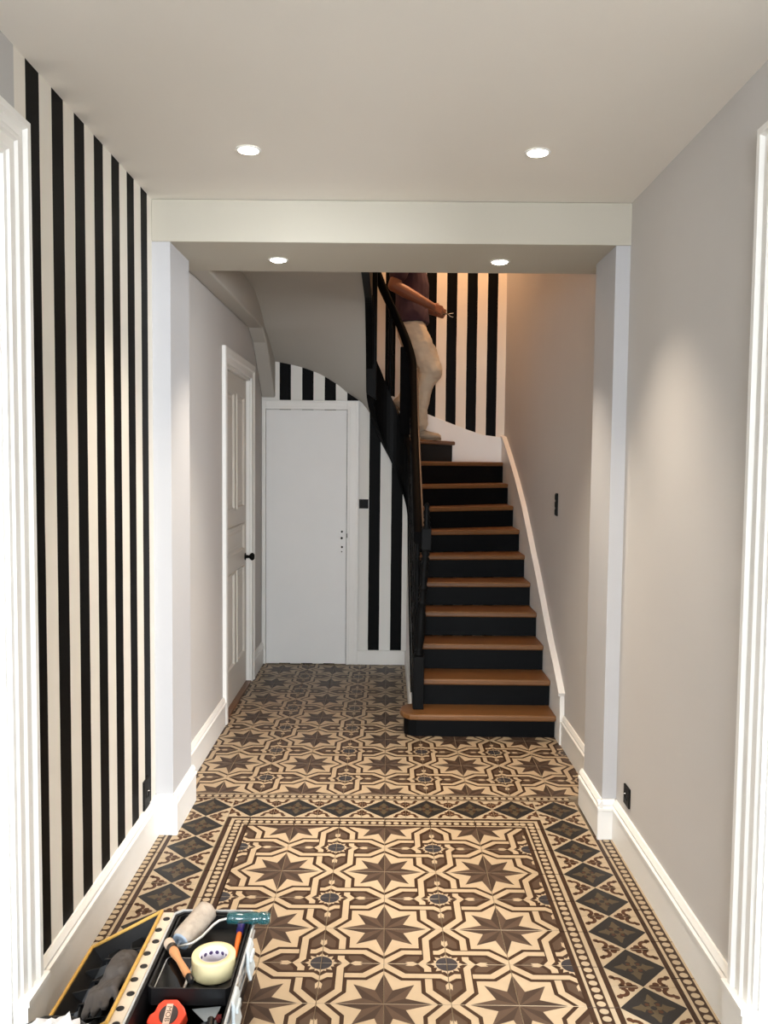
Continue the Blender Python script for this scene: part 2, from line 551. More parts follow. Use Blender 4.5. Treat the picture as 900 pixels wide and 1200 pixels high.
def tile_body(k, w, h, mi=0, g=0.0006, z=0.0):
    """tile with eased edges, local 0..w, 0..-h"""
    def ring(e, zz):
        return [Vector((e, -e, zz)), Vector((w - e, -e, zz)), Vector((w - e, -h + e, zz)), Vector((e, -h + e, zz))]
    k.loft([ring(g, -0.0135), ring(g, -0.0012), ring(g + 0.0009, z)], mi, smooth=False, caps=False)
    k.poly(ring(g + 0.0009, z)[::-1], mi)


def flat(k, pts, mi, layer, w=1.0, sx=T, sy=T):
    p = [Vector((u * sx, -v * sy, 0.00012 * layer)) for u, v in pts]
    ar = sum(p[i].x * p[(i + 1) % len(p)].y - p[(i + 1) % len(p)].x * p[i].y for i in range(len(p)))
    k.poly(p if ar > 0 else p[::-1], mi)


def arc(cu, cv, r_, a0, a1, n):
    return [(cu + r_ * math.cos(R(a0 + (a1 - a0) * i / n)), cv + r_ * math.sin(R(a0 + (a1 - a0) * i / n))) for i in range(n + 1)]


FT = [M['t_cream'], M['t_dark'], M['t_mid'], M['t_sa'], M['t_sb'], M['t_blue']]
E0, E1 = 0.004, 0.996


def cl(pts):
    return [(min(max(u, E0 + 0.002), E1 - 0.002), min(max(v, E0 + 0.002), E1 - 0.002)) for u, v in pts]


k = MB()
tile_body(k, T, T, 0)
S1, S2, S3 = 0.72, (0.325, 0.135), (0.465, 0.465)
for tri, mi in ((((0, 0), (S1, 0), S2), 3), (((0, 0), S2, S3), 4), (((0, 0), S3, S2[::-1]), 3), (((0, 0), S2[::-1], (0, S1)), 4)):
    flat(k, cl(tri), mi, 1)
flat(k, cl([(0.80, 0), (0.57, 0.265), (0.57, 0.57), (0.265, 0.57), (0, 0.80), (0, 1), (1, 1), (1, 0)]), 1, 1)
flat(k, cl([(0, 0.88), (0.29, 0.635), (0.615, 0.635), (0.615, 0.745), (0.335, 0.745), (0.05, 1), (0, 1)]), 0, 2)
flat(k, cl([(0.17, 1), (0.385, 0.80), (0.57, 0.80), (0.57, 0.86), (0.47, 1)]), 2, 2)
flat(k, cl([(0.34, 0.955), (0.46, 0.945), (0.53, 1), (0.34, 1), (0.38, 0.978)]), 0, 3)
flat(k, cl([(0.88, 0), (0.635, 0.29), (0.635, 0.88), (0.545, 1), (0.665, 1), (0.745, 0.90), (0.745, 0.335), (1, 0.05), (1, 0)]), 0, 2)
flat(k, cl([(1, 0.17), (0.80, 0.385), (0.80, 0.57), (0.86, 0.57), (1, 0.47)]), 2, 2)
flat(k, cl([(0.955, 0.34), (0.945, 0.46), (1, 0.53), (1, 0.34), (0.978, 0.38)]), 0, 3)
flat(k, cl([(0.80, 0.635), (0.88, 0.635), (1, 0.545), (1, 0.665), (0.90, 0.745), (0.80, 0.745)]), 0, 2)
flat(k, cl([(1, 1), (0.745, 1), (0.805, 0.955), (0.79, 0.91), (0.845, 0.91), (0.815, 0.815), (0.91, 0.845), (0.91, 0.79), (0.955, 0.805), (1, 0.745)]), 0, 3)
flat(k, cl([(1, 1)] + arc(1, 1, 0.175, 180, 270, 6)), 5, 4)
field_proto = k.build('floor_tile', FT, floor, recalc=False)
tiles_done = [False]


def field_tile(cx, cy, q):
    """tile whose star corner sits at (cx,cy), turned by q quarter turns"""
    if not tiles_done[0]:
        o = field_proto
        tiles_done[0] = True
    else:
        o = field_proto.copy()
        col.objects.link(o)
    o.parent = floor
    o.location = (cx, cy, random.uniform(-0.0004, 0.0003))
    o.rotation_euler = (random.uniform(-0.0012, 0.0012), random.uniform(-0.0012, 0.0012), q * math.pi / 2)


def lay_field(x0, nx, y0, ny, sx, sy, skip=None):
    for i in range(nx):
        for j in range(ny):
            ax, ay = x0 + i * T, y0 + j * T
            if skip and skip(ax, ay):
                continue
            bx, by = ax + T, ay + T
            # which corner is a star (even,even) point
            for px_, py_, q in ((ax, by, 0), (ax, ay, 1), (bx, ay, 2), (bx, by, 3)):
                u = round((px_ - sx) / T)
                v = round((py_ - sy) / T)
                if u % 2 == 0 and v % 2 == 0:
                    field_tile(px_, py_, q)


lay_field(-0.6, 6, 1.75, 9, 0.0, 3.55)
lay_field(-1.0, 10, 3.91, 13, 0.0, 3.91, lambda x, y: x > 0.15 and y > 5.0)

# diamond border tile
BT = [M['t_sand'], M['t_dia'], M['t_olive'], M['t_rust'], M['t_dark']]


def mk_diamond(w, h):
    k = MB()
    tile_body(k, w, h, 0)
    fl = lambda pts, mi, layer: flat(k, cl(pts), mi, layer, sx=w, sy=h)
    fl([(0.5, 0.0), (1.0, 0.5), (0.5, 1.0), (0.0, 0.5)], 1, 1)
    # flared cross, arms on the axes
    arm = [(0.03, 0.0), (0.045, 0.07), (0.03, 0.12), (0.10, 0.16), (0.06, 0.20), (0.02, 0.30), (0, 0.325)]
    for q in range(4):
        c_, s_ = math.cos(q * math.pi / 2), math.sin(q * math.pi / 2)
        pts = [(a, b) for a, b in arm] + [(-a, b) for a, b in arm[-2::-1]]
        fl([(0.5 + a * c_ - b * s_, 0.5 + a * s_ + b * c_) for a, b in pts], 2, 2)
    fl(arc(0.5, 0.5, 0.05, 0, 315, 7), 1, 3)
    for q in range(4):
        a = math.pi / 4 + q * math.pi / 2
        fl(arc(0.5 + 0.115 * math.cos(a), 0.5 + 0.115 * math.sin(a), 0.035, 0, 315, 7), 3, 3)
    # scrolls in the corners: the band runs along v, the base edge is u=0 / u=1
    for fu in (0, 1):
        for fv in (0, 1):
            mp = lambda u, v: (u if fu == 0 else 1 - u, v if fv == 0 else 1 - v)
            fl([mp(*p) for p in arc(0.36, 0.0, 0.058, 0, 180, 6)], 3, 1)
            fl([mp(*p) for p in arc(0.295, 0.064, 0.055, 0, 315, 7)], 3, 1)
            fl([mp(*p) for p in ((0.12, 0), (0.32, 0), (0.32, 0.02), (0.20, 0.04), (0.12, 0.05))], 3, 1)
            outer = arc(0.13, 0.125, 0.122, -80, 130, 8)
            inner = arc(0.13, 0.125, 0.052, 130, -80, 8)
            fl([mp(*p) for p in outer + inner], 3, 1)
            fl([mp(*p) for p in arc(0.07, 0.24, 0.048, 0, 315, 7)], 3, 1)
    return k


def lay(proto_box, proto, spots):
    for i, (x, y, rz) in enumerate(spots):
        o = proto if i == 0 else proto.copy()
        if i:
            col.objects.link(o)
        o.parent = floor
        o.location = (x, y, random.uniform(-0.0004, 0.0003))
        o.rotation_euler = (0, 0, rz)


dia = mk_diamond(T, T).build('border_tile', BT, floor, recalc=False)
spots = []
rows = [3.645 - 0.2 * i for i in range(10)]
for y in rows:
    spots.append((0.695, y, 0))
    spots.append((-0.905, y, 0))
for i in range(8):           # row across the hall, band turned a quarter
    spots.append((-0.7 + 0.2 * i - 0.0, 3.645, math.pi / 2) if False else (-0.7 + 0.2 * i - 0.2 + 0.0, 3.645, math.pi / 2))
spots2 = [(x + 0.0, y, r_) for x, y, r_ in spots if r_ == 0]
# rotated tile occupies x..x+T, y..y+T when origin is (x, y)
for i in range(7):
    spots2.append((-0.705 + 0.2 * i, 3.645, math.pi / 2))
spots2 += [(-0.905, 3.845, 0), (0.695, 3.845, 0)]
lay(None, dia, spots2)

# bead border tile: W across the band, T along it; strips of dark, cream, beads
def mk_bead(w, strips, c0, cr):
    k = MB()
    tile_body(k, w, T, 4)
    for a, b, mi in strips:
        k.poly([Vector((max(a, 0.0016), -T + 0.0016, 0.00012)), Vector((min(b, w - 0.0016), -T + 0.0016, 0.00012)), Vector((min(b, w - 0.0016), -0.0016, 0.00012)), Vector((max(a, 0.0016), -0.0016, 0.00012))], mi)
    for i in range(6):
        cy = -T / 6 * (i + 0.5)
        k.poly([Vector((c0 + cr * math.cos(t), cy + 0.0125 * math.sin(t), 0.00024)) for t in [2 * math.pi * j / 12 for j in range(12)]], 0)
    return k


inn = mk_bead(0.1, [(0.018, 0.027, 0), (0.066, 0.081, 0)], 0.0465, 0.0135).build('bead_tile', BT, floor, recalc=False)
sp = []
for i in range(9):
    y = 3.545 - 0.2 * i
    sp.append((0.598, y, 0))
    sp.append((-0.602, y - 0.2, math.pi))
for i in range(6):
    sp.append((-0.6 + 0.2 * i, 3.545, math.pi / 2))
lay(None, inn, sp)
# mitre corner blocks of the inner band
k = MB()
tile_body(k, 0.1, 0.1, 4)
for a, b in ((0.018, 0.027), (0.066, 0.081)):
    for z_ in (0.00012,):
        k.poly([Vector((0.0016, -0.1 + a, z_)), Vector((b, -0.1 + a, z_)), Vector((b, -0.1 + b, z_)), Vector((0.0016, -0.1 + b, z_))], 0)
        k.poly([Vector((a, -0.0984, z_)), Vector((b, -0.0984, z_)), Vector((b, -0.1 + a, z_)), Vector((a, -0.1 + a, z_))], 0)
for cx_, cy_ in ((0.012, -0.054), (0.046, -0.054), (0.046, -0.086)):
    k.poly([Vector((cx_ + 0.0138 * math.cos(t), cy_ + 0.0138 * math.sin(t), 0.00024)) for t in [2 * math.pi * j / 12 for j in range(12)]], 0)
cb = k.build('bead_corner_tile', BT, floor, recalc=False)
cb.location = (0.598, 3.645, 0)
cb2 = cb.copy(); col.objects.link(cb2); cb2.parent = floor; cb2.location = (-0.702, 3.545, 0); cb2.rotation_euler = (0, 0, math.pi / 2)
out = mk_bead(0.09, [(0.017, 0.027, 0), (0.066, 0.078, 0)], 0.0465, 0.0135).build('bead_tile', BT, floor, recalc=False)
sp = []
for i in range(9):
    y = 3.49 - 0.2 * i
    sp.append((0.893, y, 0))
    sp.append((-0.904, y - 0.2, math.pi))
lay(None, out, sp)
thr = mk_bead(0.066, [(0.008, 0.014, 0), (0.050, 0.058, 0)], 0.032, 0.0125).build('bead_tile', BT, floor, recalc=False)
sp = [(-0.92 + 0.2 * i - 0.0, 3.844, math.pi / 2) for i in range(9)]
lay(None, thr, sp)

# ================================================================= STAIRCASE
ZN = [0.14, 0.30, 0.46, 0.62, 0.78, 0.94, 1.10, 1.26, 1.425, 1.60, 1.775, 1.94, 2.10, 2.262, 2.424, 2.586, 2.748, 2.91]
XI, XJ = 0.182, -0.14
RC, CXX, CYY = (XI - XJ) / 2, (XI + XJ) / 2, 6.25
Y1 = 4.753
LEG = CYY - Y1
SN = [0, 0.192, 0.432, 0.677, 0.907, 1.107, 1.277, 1.41, LEG + RC * 0.30, LEG + RC * 0.80, LEG + RC * 1.33, LEG + RC * 1.815, LEG + RC * 2.30, LEG + RC * 2.76,
      LEG + RC * math.pi + 0.03, LEG + RC * math.pi + 0.14, LEG + RC * math.pi + 0.29, LEG + RC * math.pi + 0.51]
OUT = [(0.985, 4.753), (0.985, 4.945), (0.985, 5.185), (0.985, 5.437), (0.985, 5.698), (0.985, 5.954), (0.985, 6.209), (0.985, 6.533), (0.985, 6.84), (0.985, 7.16),
       (0.56, 7.28), (0.26, 7.28), (-0.1, 7.28), (-0.5, 7.28), (-0.96, 7.0), (-0.96, 6.5), (-0.96, 5.95), (-0.96, 5.5)]


def interp(tab, t):
    """t is the step number (1-based); beyond the last step it runs on"""
    t -= 1
    i = int(max(0, min(len(tab) - 2, math.floor(t))))
    f = t - i
    if isinstance(tab[0], tuple):
        return tuple(tab[i][j] * (1 - f) + tab[i + 1][j] * f for j in range(len(tab[0])))
    return tab[i] * (1 - f) + tab[i + 1] * f


def path(s, off=0.0):
    """plan point of the inner string at arc length s; off > 0 moves towards the steps"""
    if s <= LEG:
        return Vector((XI + off, Y1 + s, 0))
    th = (s - LEG) / RC
    if th < math.pi:
        return Vector((CXX + (RC + off) * math.cos(th), CYY + (RC + off) * math.sin(th), 0))
    return Vector((XJ - off, CYY - (s - LEG - math.pi * RC), 0))


def znose(t):
    return 2.91 if t >= 18 else interp(ZN, t)


def t_of_s(s):
    lo, hi = 0.0, 25.0
    for _ in range(40):
        m_ = (lo + hi) / 2
        if interp(SN, m_) < s:
            lo = m_
        else:
            hi = m_
    return (lo + hi) / 2


def smooth_z(s):
    """nosing height averaged along the string so that the wreath is fair"""
    tot = 0
    for d in (-0.08, -0.04, 0, 0.04, 0.08):
        tot += znose(max(0.6, t_of_s(s + d)))
    return tot / 5


stair = tag(empty('staircase', (0.58, 4.75, 0)), 'black and oak staircase winding up beside the grey wall', 'staircase')
SINV = Matrix.Translation(Vector((-0.58, -4.75, 0)))


def spart(k, name, m, parent=None, bevel=0.0):
    o = k.build(name, m, None, bevel)
    o.data.transform(SINV)
    o.parent = parent or stair
    return o


TH = 0.034
for n in range(1, 18):
    a, b = path(interp(SN, n), 0.012), path(interp(SN, n + 1), 0.012)
    c, d = Vector((*OUT[n], 0)), Vector((*OUT[n - 1], 0))
    nd = (d - a).normalized()
    fw = Vector((nd.y, -nd.x, 0))         # towards the person climbing up
    nose = 0.03
    pts = [a + fw * nose]
    steps_in = 4
    if n >= 8:
        pts.append(a)
        for i in range(1, steps_in):
            s_ = interp(SN, n) + (interp(SN, n + 1) - interp(SN, n)) * i / steps_in
            pts.append(path(s_, 0.012))
    pts.append(b)
    pts.append(c)
    if n == 10:
        pts.append(Vector((0.985, 7.28, 0)))
    if n == 14:
        pts.append(Vector((-0.96, 7.28, 0)))
    if n in (10,):
        pts.append(Vector((0.985, 7.16, 0)))
        pts.append(d + fw * nose - Vector((0.0, 0, 0)))
    else:
        pts.append(d + fw * nose)
    if n == 1:
        pts = [Vector((0.985, 4.728, 0)), Vector((0.985, 4.97, 0)), Vector((0.19, 4.97, 0)), Vector((0.13, 4.955, 0)), Vector((0.098, 4.92, 0)), Vector((0.085, 4.87, 0)),
               Vector((0.087, 4.82, 0)), Vector((0.105, 4.77, 0)), Vector((0.14, 4.738, 0)), Vector((0.19, 4.728, 0))]
    z = ZN[n - 1]
    k = MB()
    # clamp inside the stairwell
    pts = [Vector((min(p.x, 0.985), min(p.y, 7.28), 0)) for p in pts]
    k.prism([p + Vector((0, 0, z - TH)) for p in pts], (0, 0, TH))
    o = spart(k, 'tread', M['wood'], bevel=0.009)
for n in range(1, 19):
    a, d = path(interp(SN, n), 0.012), Vector((*OUT[n - 1], 0))
    nd = (d - a).normalized()
    bk = Vector((-nd.y, nd.x, 0))
    z0 = ZN[n - 2] if n > 1 else 0.0
    k = MB()
    if n == 1:
        p = [Vector((0.985, 4.775, 0)), Vector((0.985, 4.80, 0)), Vector((0.22, 4.80, 0)), Vector((0.2, 4.93, 0)), Vector((0.15, 4.93, 0)), Vector((0.118, 4.90, 0)), Vector((0.108, 4.86, 0)),
             Vector((0.113, 4.82, 0)), Vector((0.135, 4.79, 0)), Vector((0.18, 4.775, 0))]
    else:
        p = [a, d, d + bk * 0.016, a + bk * 0.016]
    p = [Vector((min(q.x, 0.985), min(q.y, 7.28), 0)) for q in p]
    k.prism([q + Vector((0, 0, z0)) for q in p], (0, 0, ZN[n - 1] - TH - z0 + 0.001))
    spart(k, 'riser', M['riser'])


def sweep_path(k, s0, s1, sect, step=0.03, mi=0, smooth=True):
    """sect(s) -> list of (off, z)"""
    rings = []
    n = max(2, int((s1 - s0) / step))
    for i in range(n + 1):
        s = s0 + (s1 - s0) * i / n
        rings.append([path(s, o_) + Vector((0, 0, z_)) for o_, z_ in sect(s)])
    k.loft(rings, mi, smooth)


def bump01(t, a, b, c, d):
    if t <= a or t >= d:
        return 0.0
    if t < b:
        return (t - a) / (b - a)
    if t <= c:
        return 1.0
    return (d - t) / (d - c)


SEND = SN[-1] + 0.9


def string_z(s):
    t = t_of_s(s)
    z = smooth_z(s)
    w = bump01(t, 7.5, 10.0, 12.6, 15.5)
    lo = z - 0.22 - 0.03 * w
    hi = z + 0.07 + 0.16 * w
    return max(lo, 0.01), hi


k = MB()
sweep_path(k, 0.10, SEND, lambda s: [(-0.022, string_z(s)[0]), (0.026, string_z(s)[0]), (0.026, string_z(s)[1]), (-0.022, string_z(s)[1])], smooth=False)
spart(k, 'inner_string', M['black'])
# bead moulding along the lower edge of the string
k = MB()
sweep_path(k, 0.3, SN[-1], lambda s: [(-0.030, string_z(s)[0] + 0.03), (-0.022, string_z(s)[0] + 0.03), (-0.022, string_z(s)[0] + 0.05), (-0.030, string_z(s)[0] + 0.05)], smooth=False)
spart(k, 'string_moulding', M['black'])


def rail_z(s):
    return smooth_z(s) + 0.925 + 0.04 * bump01(t_of_s(s), 7, 9.5, 12, 15)


def rail_sect(w, h, dz=0.0, off=0.0):
    def f(s):
        z = rail_z(s) + dz
        sl = (rail_z(s + 0.03) - rail_z(s - 0.03)) / 0.06
        hh = h * math.sqrt(1 + min(sl, 2.2) ** 2) * 0.8
        return [(off - w * 0.5, z - hh * 0.75), (off - w * 0.35, z - hh), (off + w * 0.35, z - hh), (off + w * 0.5, z - hh * 0.75), (off + w * 0.5, z - hh * 0.2), (off + w * 0.3, z), (off - w * 0.3, z), (off - w * 0.5, z - hh * 0.2)]
    return f


k = MB()
sweep_path(k, 0.145, SN[-1] + 0.2, rail_sect(0.052, 0.07))
rail = spart(k, 'handrail', mat('matt_black_rail_paint', (7, 7, 8), 0.65, 0.2, 18, spec=0.04))
k = MB()
sweep_path(k, 0.15, LEG - 0.02, rail_sect(0.016, 0.045, -0.014, 0.030))
tag(spart(k, 'rail_strip', M['railwood'], rail), 'worn brown wood edge of the handrail')

# newel post at the foot
NX, NY = 0.193, 4.862
k = MB()
k.box((NX - 0.031, NY - 0.031, 0.14), (NX + 0.031, NY + 0.031, 0.455))
newel = spart(k, 'newel_post', M['black'], bevel=0.003)
shaft = [(0.020, 0.0), (0.029, 0.008), (0.029, 0.016), (0.019, 0.024), (0.024, 0.032), (0.019, 0.042), (0.021, 0.06), (0.028, 0.12), (0.030, 0.17), (0.026, 0.24), (0.020, 0.30), (0.027, 0.312), (0.027, 0.322),
         (0.018, 0.332), (0.026, 0.346), (0.018, 0.360), (0.026, 0.374), (0.018, 0.388), (0.029, 0.400), (0.029, 0.410), (0.020, 0.422), (0.023, 0.46), (0.026, 0.49), (0.018, 0.508), (0.027, 0.522), (0.018, 0.536),
         (0.027, 0.550), (0.018, 0.564), (0.027, 0.578), (0.018, 0.592), (0.027, 0.606), (0.019, 0.620), (0.025, 0.632)]
k = MB(); k.lathe([(r_, h) for r_, h in shaft], (NX, NY, 0.453), (0.034, 0, 0.632), seg=14)
spart(k, 'turned_shaft', M['black'], newel)
k = MB(); k.box((NX - 0.028 + 0.036, NY - 0.028, 1.083), (NX + 0.028 + 0.036, NY + 0.028, 1.208))
spart(k, 'post_block', M['black'], newel, bevel=0.003)
k = MB(); k.lathe([(0.026, 0), (0.026, 0.008), (0.016, 0.02), (0.022, 0.034), (0.013, 0.05), (0.021, 0.066), (0.012, 0.082), (0.020, 0.098), (0.012, 0.114), (0.018, 0.130), (0.010, 0.146), (0.001, 0.152)], (NX + 0.037, NY, 1.208), seg=14)
spart(k, 'finial', M['black'], newel)
# upper square post in the turn
k = MB(); k.prism([(-0.163, 6.17, 2.10), (-0.088, 6.17, 2.05), (-0.088, 6.26, 2.05), (-0.163, 6.26, 2.10)], (0, 0, 1.85))
spart(k, 'landing_post', M['black'], bevel=0.004)
k = MB(); k.box((0.088, 6.345, 1.80), (0.166, 6.405, 2.46))
spart(k, 'landing_post', rail.data.materials[0], bevel=0.004)
# balusters
bal_prof = [(0.016, 0), (0.016, 0.06), (0.022, 0.075), (0.012, 0.09), (0.019, 0.105), (0.012, 0.12), (0.017, 0.2), (0.019, 0.32), (0.012, 0.44), (0.020, 0.455), (0.012, 0.47), (0.020, 0.485), (0.012, 0.50), (0.016, 0.58),
            (0.018, 0.70), (0.012, 0.80), (0.019, 0.815), (0.012, 0.83), (0.019, 0.845), (0.012, 0.86), (0.016, 0.90), (0.016, 1.0)]
ss = [interp(SN, t) for t in (2.0, 2.5, 3.0, 3.5, 4.0, 4.5, 5.0, 5.5, 6.0, 6.5, 7.0, 7.6, 8.3)] + [LEG + RC * 1.62, LEG + RC * 3.1] + [interp(SN, t) for t in (16.2, 17.0, 17.6, 18.2)]
for s in ss:
    zb, zt = string_z(s)[1] - 0.01, rail_z(s) - 0.05
    p = path(s)
    k = MB(); k.lathe([(r_, zb + h * (zt - zb)) for r_, h in bal_prof], (p.x, p.y, 0), seg=10)
    spart(k, 'baluster', M['black'])
# wall strings
k = MB()
top = [(7.28, 1.815), (7.16, 1.80), (6.777, 1.632), (6.40, 1.45), (6.049, 1.259), (5.413, 0.832), (5.002, 0.526), (4.781, 0.389), (4.65, 0.285), (4.64, 0.15)]
k.prism([(0.986, y, z) for y, z in top] + [(0.986, 4.64, 0.0), (0.986, 5.2, 0.0), (0.986, 7.28, 1.2)], (0.026, 0, 0))
spart(k, 'wall_string', M['white'], bevel=0.003)
k = MB()
for (y0_, z0_), (y1_, z1_) in zip(top[:-2], top[1:-1]):
    k.prism([(0.976, y0_, z0_ - 0.004), (0.976, y1_, z1_ - 0.004), (0.976, y1_ - (0.012 if y1_ < 4.66 else 0), z1_ + 0.014), (0.976, y0_, z0_ + 0.014)], (0.036, 0, 0))
spart(k, 'string_cap', M['white'])
k = MB()
btop = [(0.99, 1.815), (0.825, 1.834), (0.691, 1.877), (0.557, 1.927), (0.446, 1.97), (0.334, 2.013), (0.0, 2.18), (-0.4, 2.36), (-0.97, 2.62)]
k.prism([(x, 7.281, z) for x, z in btop] + [(-0.97, 7.281, 2.2), (0.0, 7.281, 1.7), (0.6, 7.281, 1.45), (0.99, 7.281, 1.4)], (0, 0.018, 0))
spart(k, 'wall_string', M['white'], bevel=0.003)
# soffit under the winders and the upper flight
k = MB()
rings = []
t = 8.0
while t <= 18.001:
    a = path(interp(SN, t), 0.0)
    d = Vector((*interp(OUT, t), 0))
    if 14 <= t <= 15:
        f = t - 14
        d = Vector((-0.5 - 0.46 * min(1, f * 2), 7.28 - 0.28 * max(0, f * 2 - 1), 0))
    if 10 <= t <= 11:
        f = t - 10
        d = Vector((0.985 - 0.425 * max(0, f * 2 - 1), 7.16 + 0.12 * min(1, f * 2), 0))
    z = smooth_z(interp(SN, t)) - 0.205
    rings.append([a.lerp(d, j / 10) + Vector((0, 0, z)) for j in range(11)])
    t += 0.1
for y_ in (5.45, 5.0, 4.5, 4.0):
    rings.append([Vector((XJ + (-0.96 - XJ) * j / 10, y_, 2.705)) for j in range(11)])
k.loft(rings, 0, True, caps=False, closed=False)
spart(k, 'soffit', M['sof'])
k = MB(); k.box((-0.96, YB1 + 0.001, 2.72), (XJ + 0.01, 5.5, 2.905))
spart(k, 'landing_floor', M['wood'])

# ================================================================= RECESSED SPOTLIGHTS
M['lens'] = emit_mat('lit_lens', (1.0, 0.90, 0.74), 14)
M['chrome'] = mat('brushed_chrome', (205, 203, 198), 0.25, 0.03, 60, metal=0.9)
POWER_SPOT = 54
for x, y, z, lab in ((-0.491, 2.91, ZC, 'lit recessed spotlight in the front ceiling nearer the striped wall'), (0.50, 2.911, ZC, 'lit recessed spotlight in the front ceiling nearer the plain grey wall'),
                     (-0.498, 3.757, ZB, 'lit recessed spotlight under the beam on the panelled door side'), (0.487, 3.757, ZB, 'lit recessed spotlight under the beam on the staircase side')):
    e = tag(empty('recessed_spotlight', (x, y, z)), lab, 'spotlight', 'recessed ceiling spotlights')
    k = MB(); k.lathe([(0.033, -0.001), (0.043, -0.001), (0.045, -0.003), (0.041, -0.006), (0.034, -0.005)], seg=28)
    k.build('trim_ring', M['white'], e)
    k = MB(); k.lathe([(0.034, -0.001), (0.034, -0.0065), (0.022, -0.011), (0.001, -0.013)], seg=28)
    k.build('lens', M['lens'], e)
    l = bpy.data.lights.new('spot_lamp', 'SPOT')
    l.energy, l.color, l.spot_size, l.spot_blend, l.shadow_soft_size = POWER_SPOT, WARM, R(84), 1.0, 0.03
    o = bpy.data.objects.new('spot_lamp', l)
    o.parent = e
    o.location = (0, 0, -0.02)
    col.objects.link(o)
# pendant bulb high in the stairwell
e = tag(empty('pendant_lamp', (0.66, 6.80, TOP)), 'warm bulb hanging high in the stairwell above the person', 'lamp')
k = MB(); k.tube([(0, 0, 0), (0, 0, -0.7)], 0.004, 8)
k.build('cord', M['black'], e)
k = MB(); k.lathe([(0.018, 0), (0.018, -0.05), (0.012, -0.055)], (0, 0, -0.69), seg=16)
k.build('socket', M['black'], e)
k = MB(); k.lathe([(0.012, 0), (0.03, -0.03), (0.034, -0.055), (0.026, -0.08), (0.001, -0.092)], (0, 0, -0.74), seg=18)
k.build('bulb', emit_mat('lit_bulb', (1.0, 0.72, 0.4), 20), e)
l = bpy.data.lights.new('bulb_lamp', 'POINT')
l.energy, l.color, l.shadow_soft_size = 42, (1.0, 0.57, 0.30), 0.06
o = bpy.data.objects.new('bulb_lamp', l)
o.parent = e
o.location = (0, 0, -0.92)
col.objects.link(o)

# ================================================================= SOCKETS AND SWITCHES
M['bakelite'] = mat('black_plastic', (12, 12, 12), 0.55, 0.2, 40, spec=0.2)


def plate(name, label, cat, c, nrm, w, h, kind):
    """small wall device: plate plus rocker or contacts; local x = width, y = depth (towards room), z = up"""
    e = tag(empty(name, c), label, cat)
    e.rotation_euler = (0, 0, math.atan2(nrm[1], nrm[0]) - math.pi / 2)
    k = MB(); k.box((-w / 2, 0.0, -h / 2), (w / 2, 0.008, h / 2))
    k.build('cover_plate', M['bakelite'], e, bevel=0.002)
    if kind == 'socket':
        k = MB(); k.lathe([(0.019, 0.007), (0.019, 0.010), (0.017, 0.010), (0.016, 0.0085), (0.001, 0.0085)], (0, 0, 0), (0, 1, 0), 20)
        k.build('socket_well', M['bakelite'], e)
        k = MB(); k.lathe([(0.0025, 0.008), (0.0025, 0.016), (0.001, 0.018)], (0, 0, 0.011), (0, 1, 0), 10)
        k.build('earth_pin', M['chrome'], e)
    else:
        nb = 3 if h > 0.1 else 2
        for i in range(nb):
            for j in ((0,) if h > 0.1 else (0, 1)):
                zc = (i - (nb - 1) / 2) * h / nb
                ww = w * 0.7 if h > 0.1 else w * 0.36
                xc = 0 if h > 0.1 else (j - 0.5) * w * 0.5
                k = MB(); k.box((xc - ww / 2, 0.007, zc - h / nb * 0.36), (xc + ww / 2, 0.013, zc + h / nb * 0.36))
                k.build('rocker', M['bakelite'], e, bevel=0.002)
    return e


plate('wall_socket', 'black wall socket low on the plain grey wall', 'socket', (XR, 3.30, 0.252), (-1, 0), 0.075, 0.08, 'socket')
plate('wall_socket', 'black wall socket on the last black stripe near the pilaster', 'socket', (XL, 3.318, 0.235), (1, 0), 0.08, 0.12, 'socket')
plate('wall_switch', 'tall narrow dark switch plate on the wall beside the stairs', 'switch', (XHR, 4.97, 1.35), (-1, 0), 0.05, 0.135, 'switch')
plate('wall_switch', 'small square black switch beside the flush cupboard door', 'switch', (-0.183, YC, 1.265), (0, -1), 0.072, 0.072, 'switch')

# ================================================================= PERSON COMING DOWN THE WINDERS
from mathutils import noise as mnoise


def capsule(k, p0, p1, r_0, r_1, seg=12):
    p0, p1 = Vector(p0), Vector(p1)
    d = (p1 - p0)
    ln = d.length
    ax = d.normalized()
    q = ax.to_track_quat('Z', 'Y')
    prof = []
    for i in range(5):
        a = math.pi / 2 * i / 4
        prof.append((max(1e-4, r_0 * math.sin(a)), -r_0 * math.cos(a)))
    for i in range(5):
        a = math.pi / 2 * i / 4
        prof.append((max(1e-4, r_1 * math.cos(a)), ln + r_1 * math.sin(a)))
    rings = [[p0 + q @ Vector((rr * math.cos(2 * math.pi * j / seg), rr * math.sin(2 * math.pi * j / seg), h)) for j in range(seg)] for rr, h in prof]
    k.loft(rings)


def chain(k, pts, rad):
    for i in range(len(pts) - 1):
        capsule(k, pts[i], pts[i + 1], rad[i], rad[i + 1])


def ellipse_stack(k, rows_, seg=20):
    """rows: (cx, cy, z, half depth x, half width y)"""
    rings = [[Vector((cx_ + hx * math.cos(2 * math.pi * j / seg), cy_ + hy * math.sin(2 * math.pi * j / seg), z_)) for j in range(seg)] for cx_, cy_, z_, hx, hy in rows_]
    k.loft(rings)


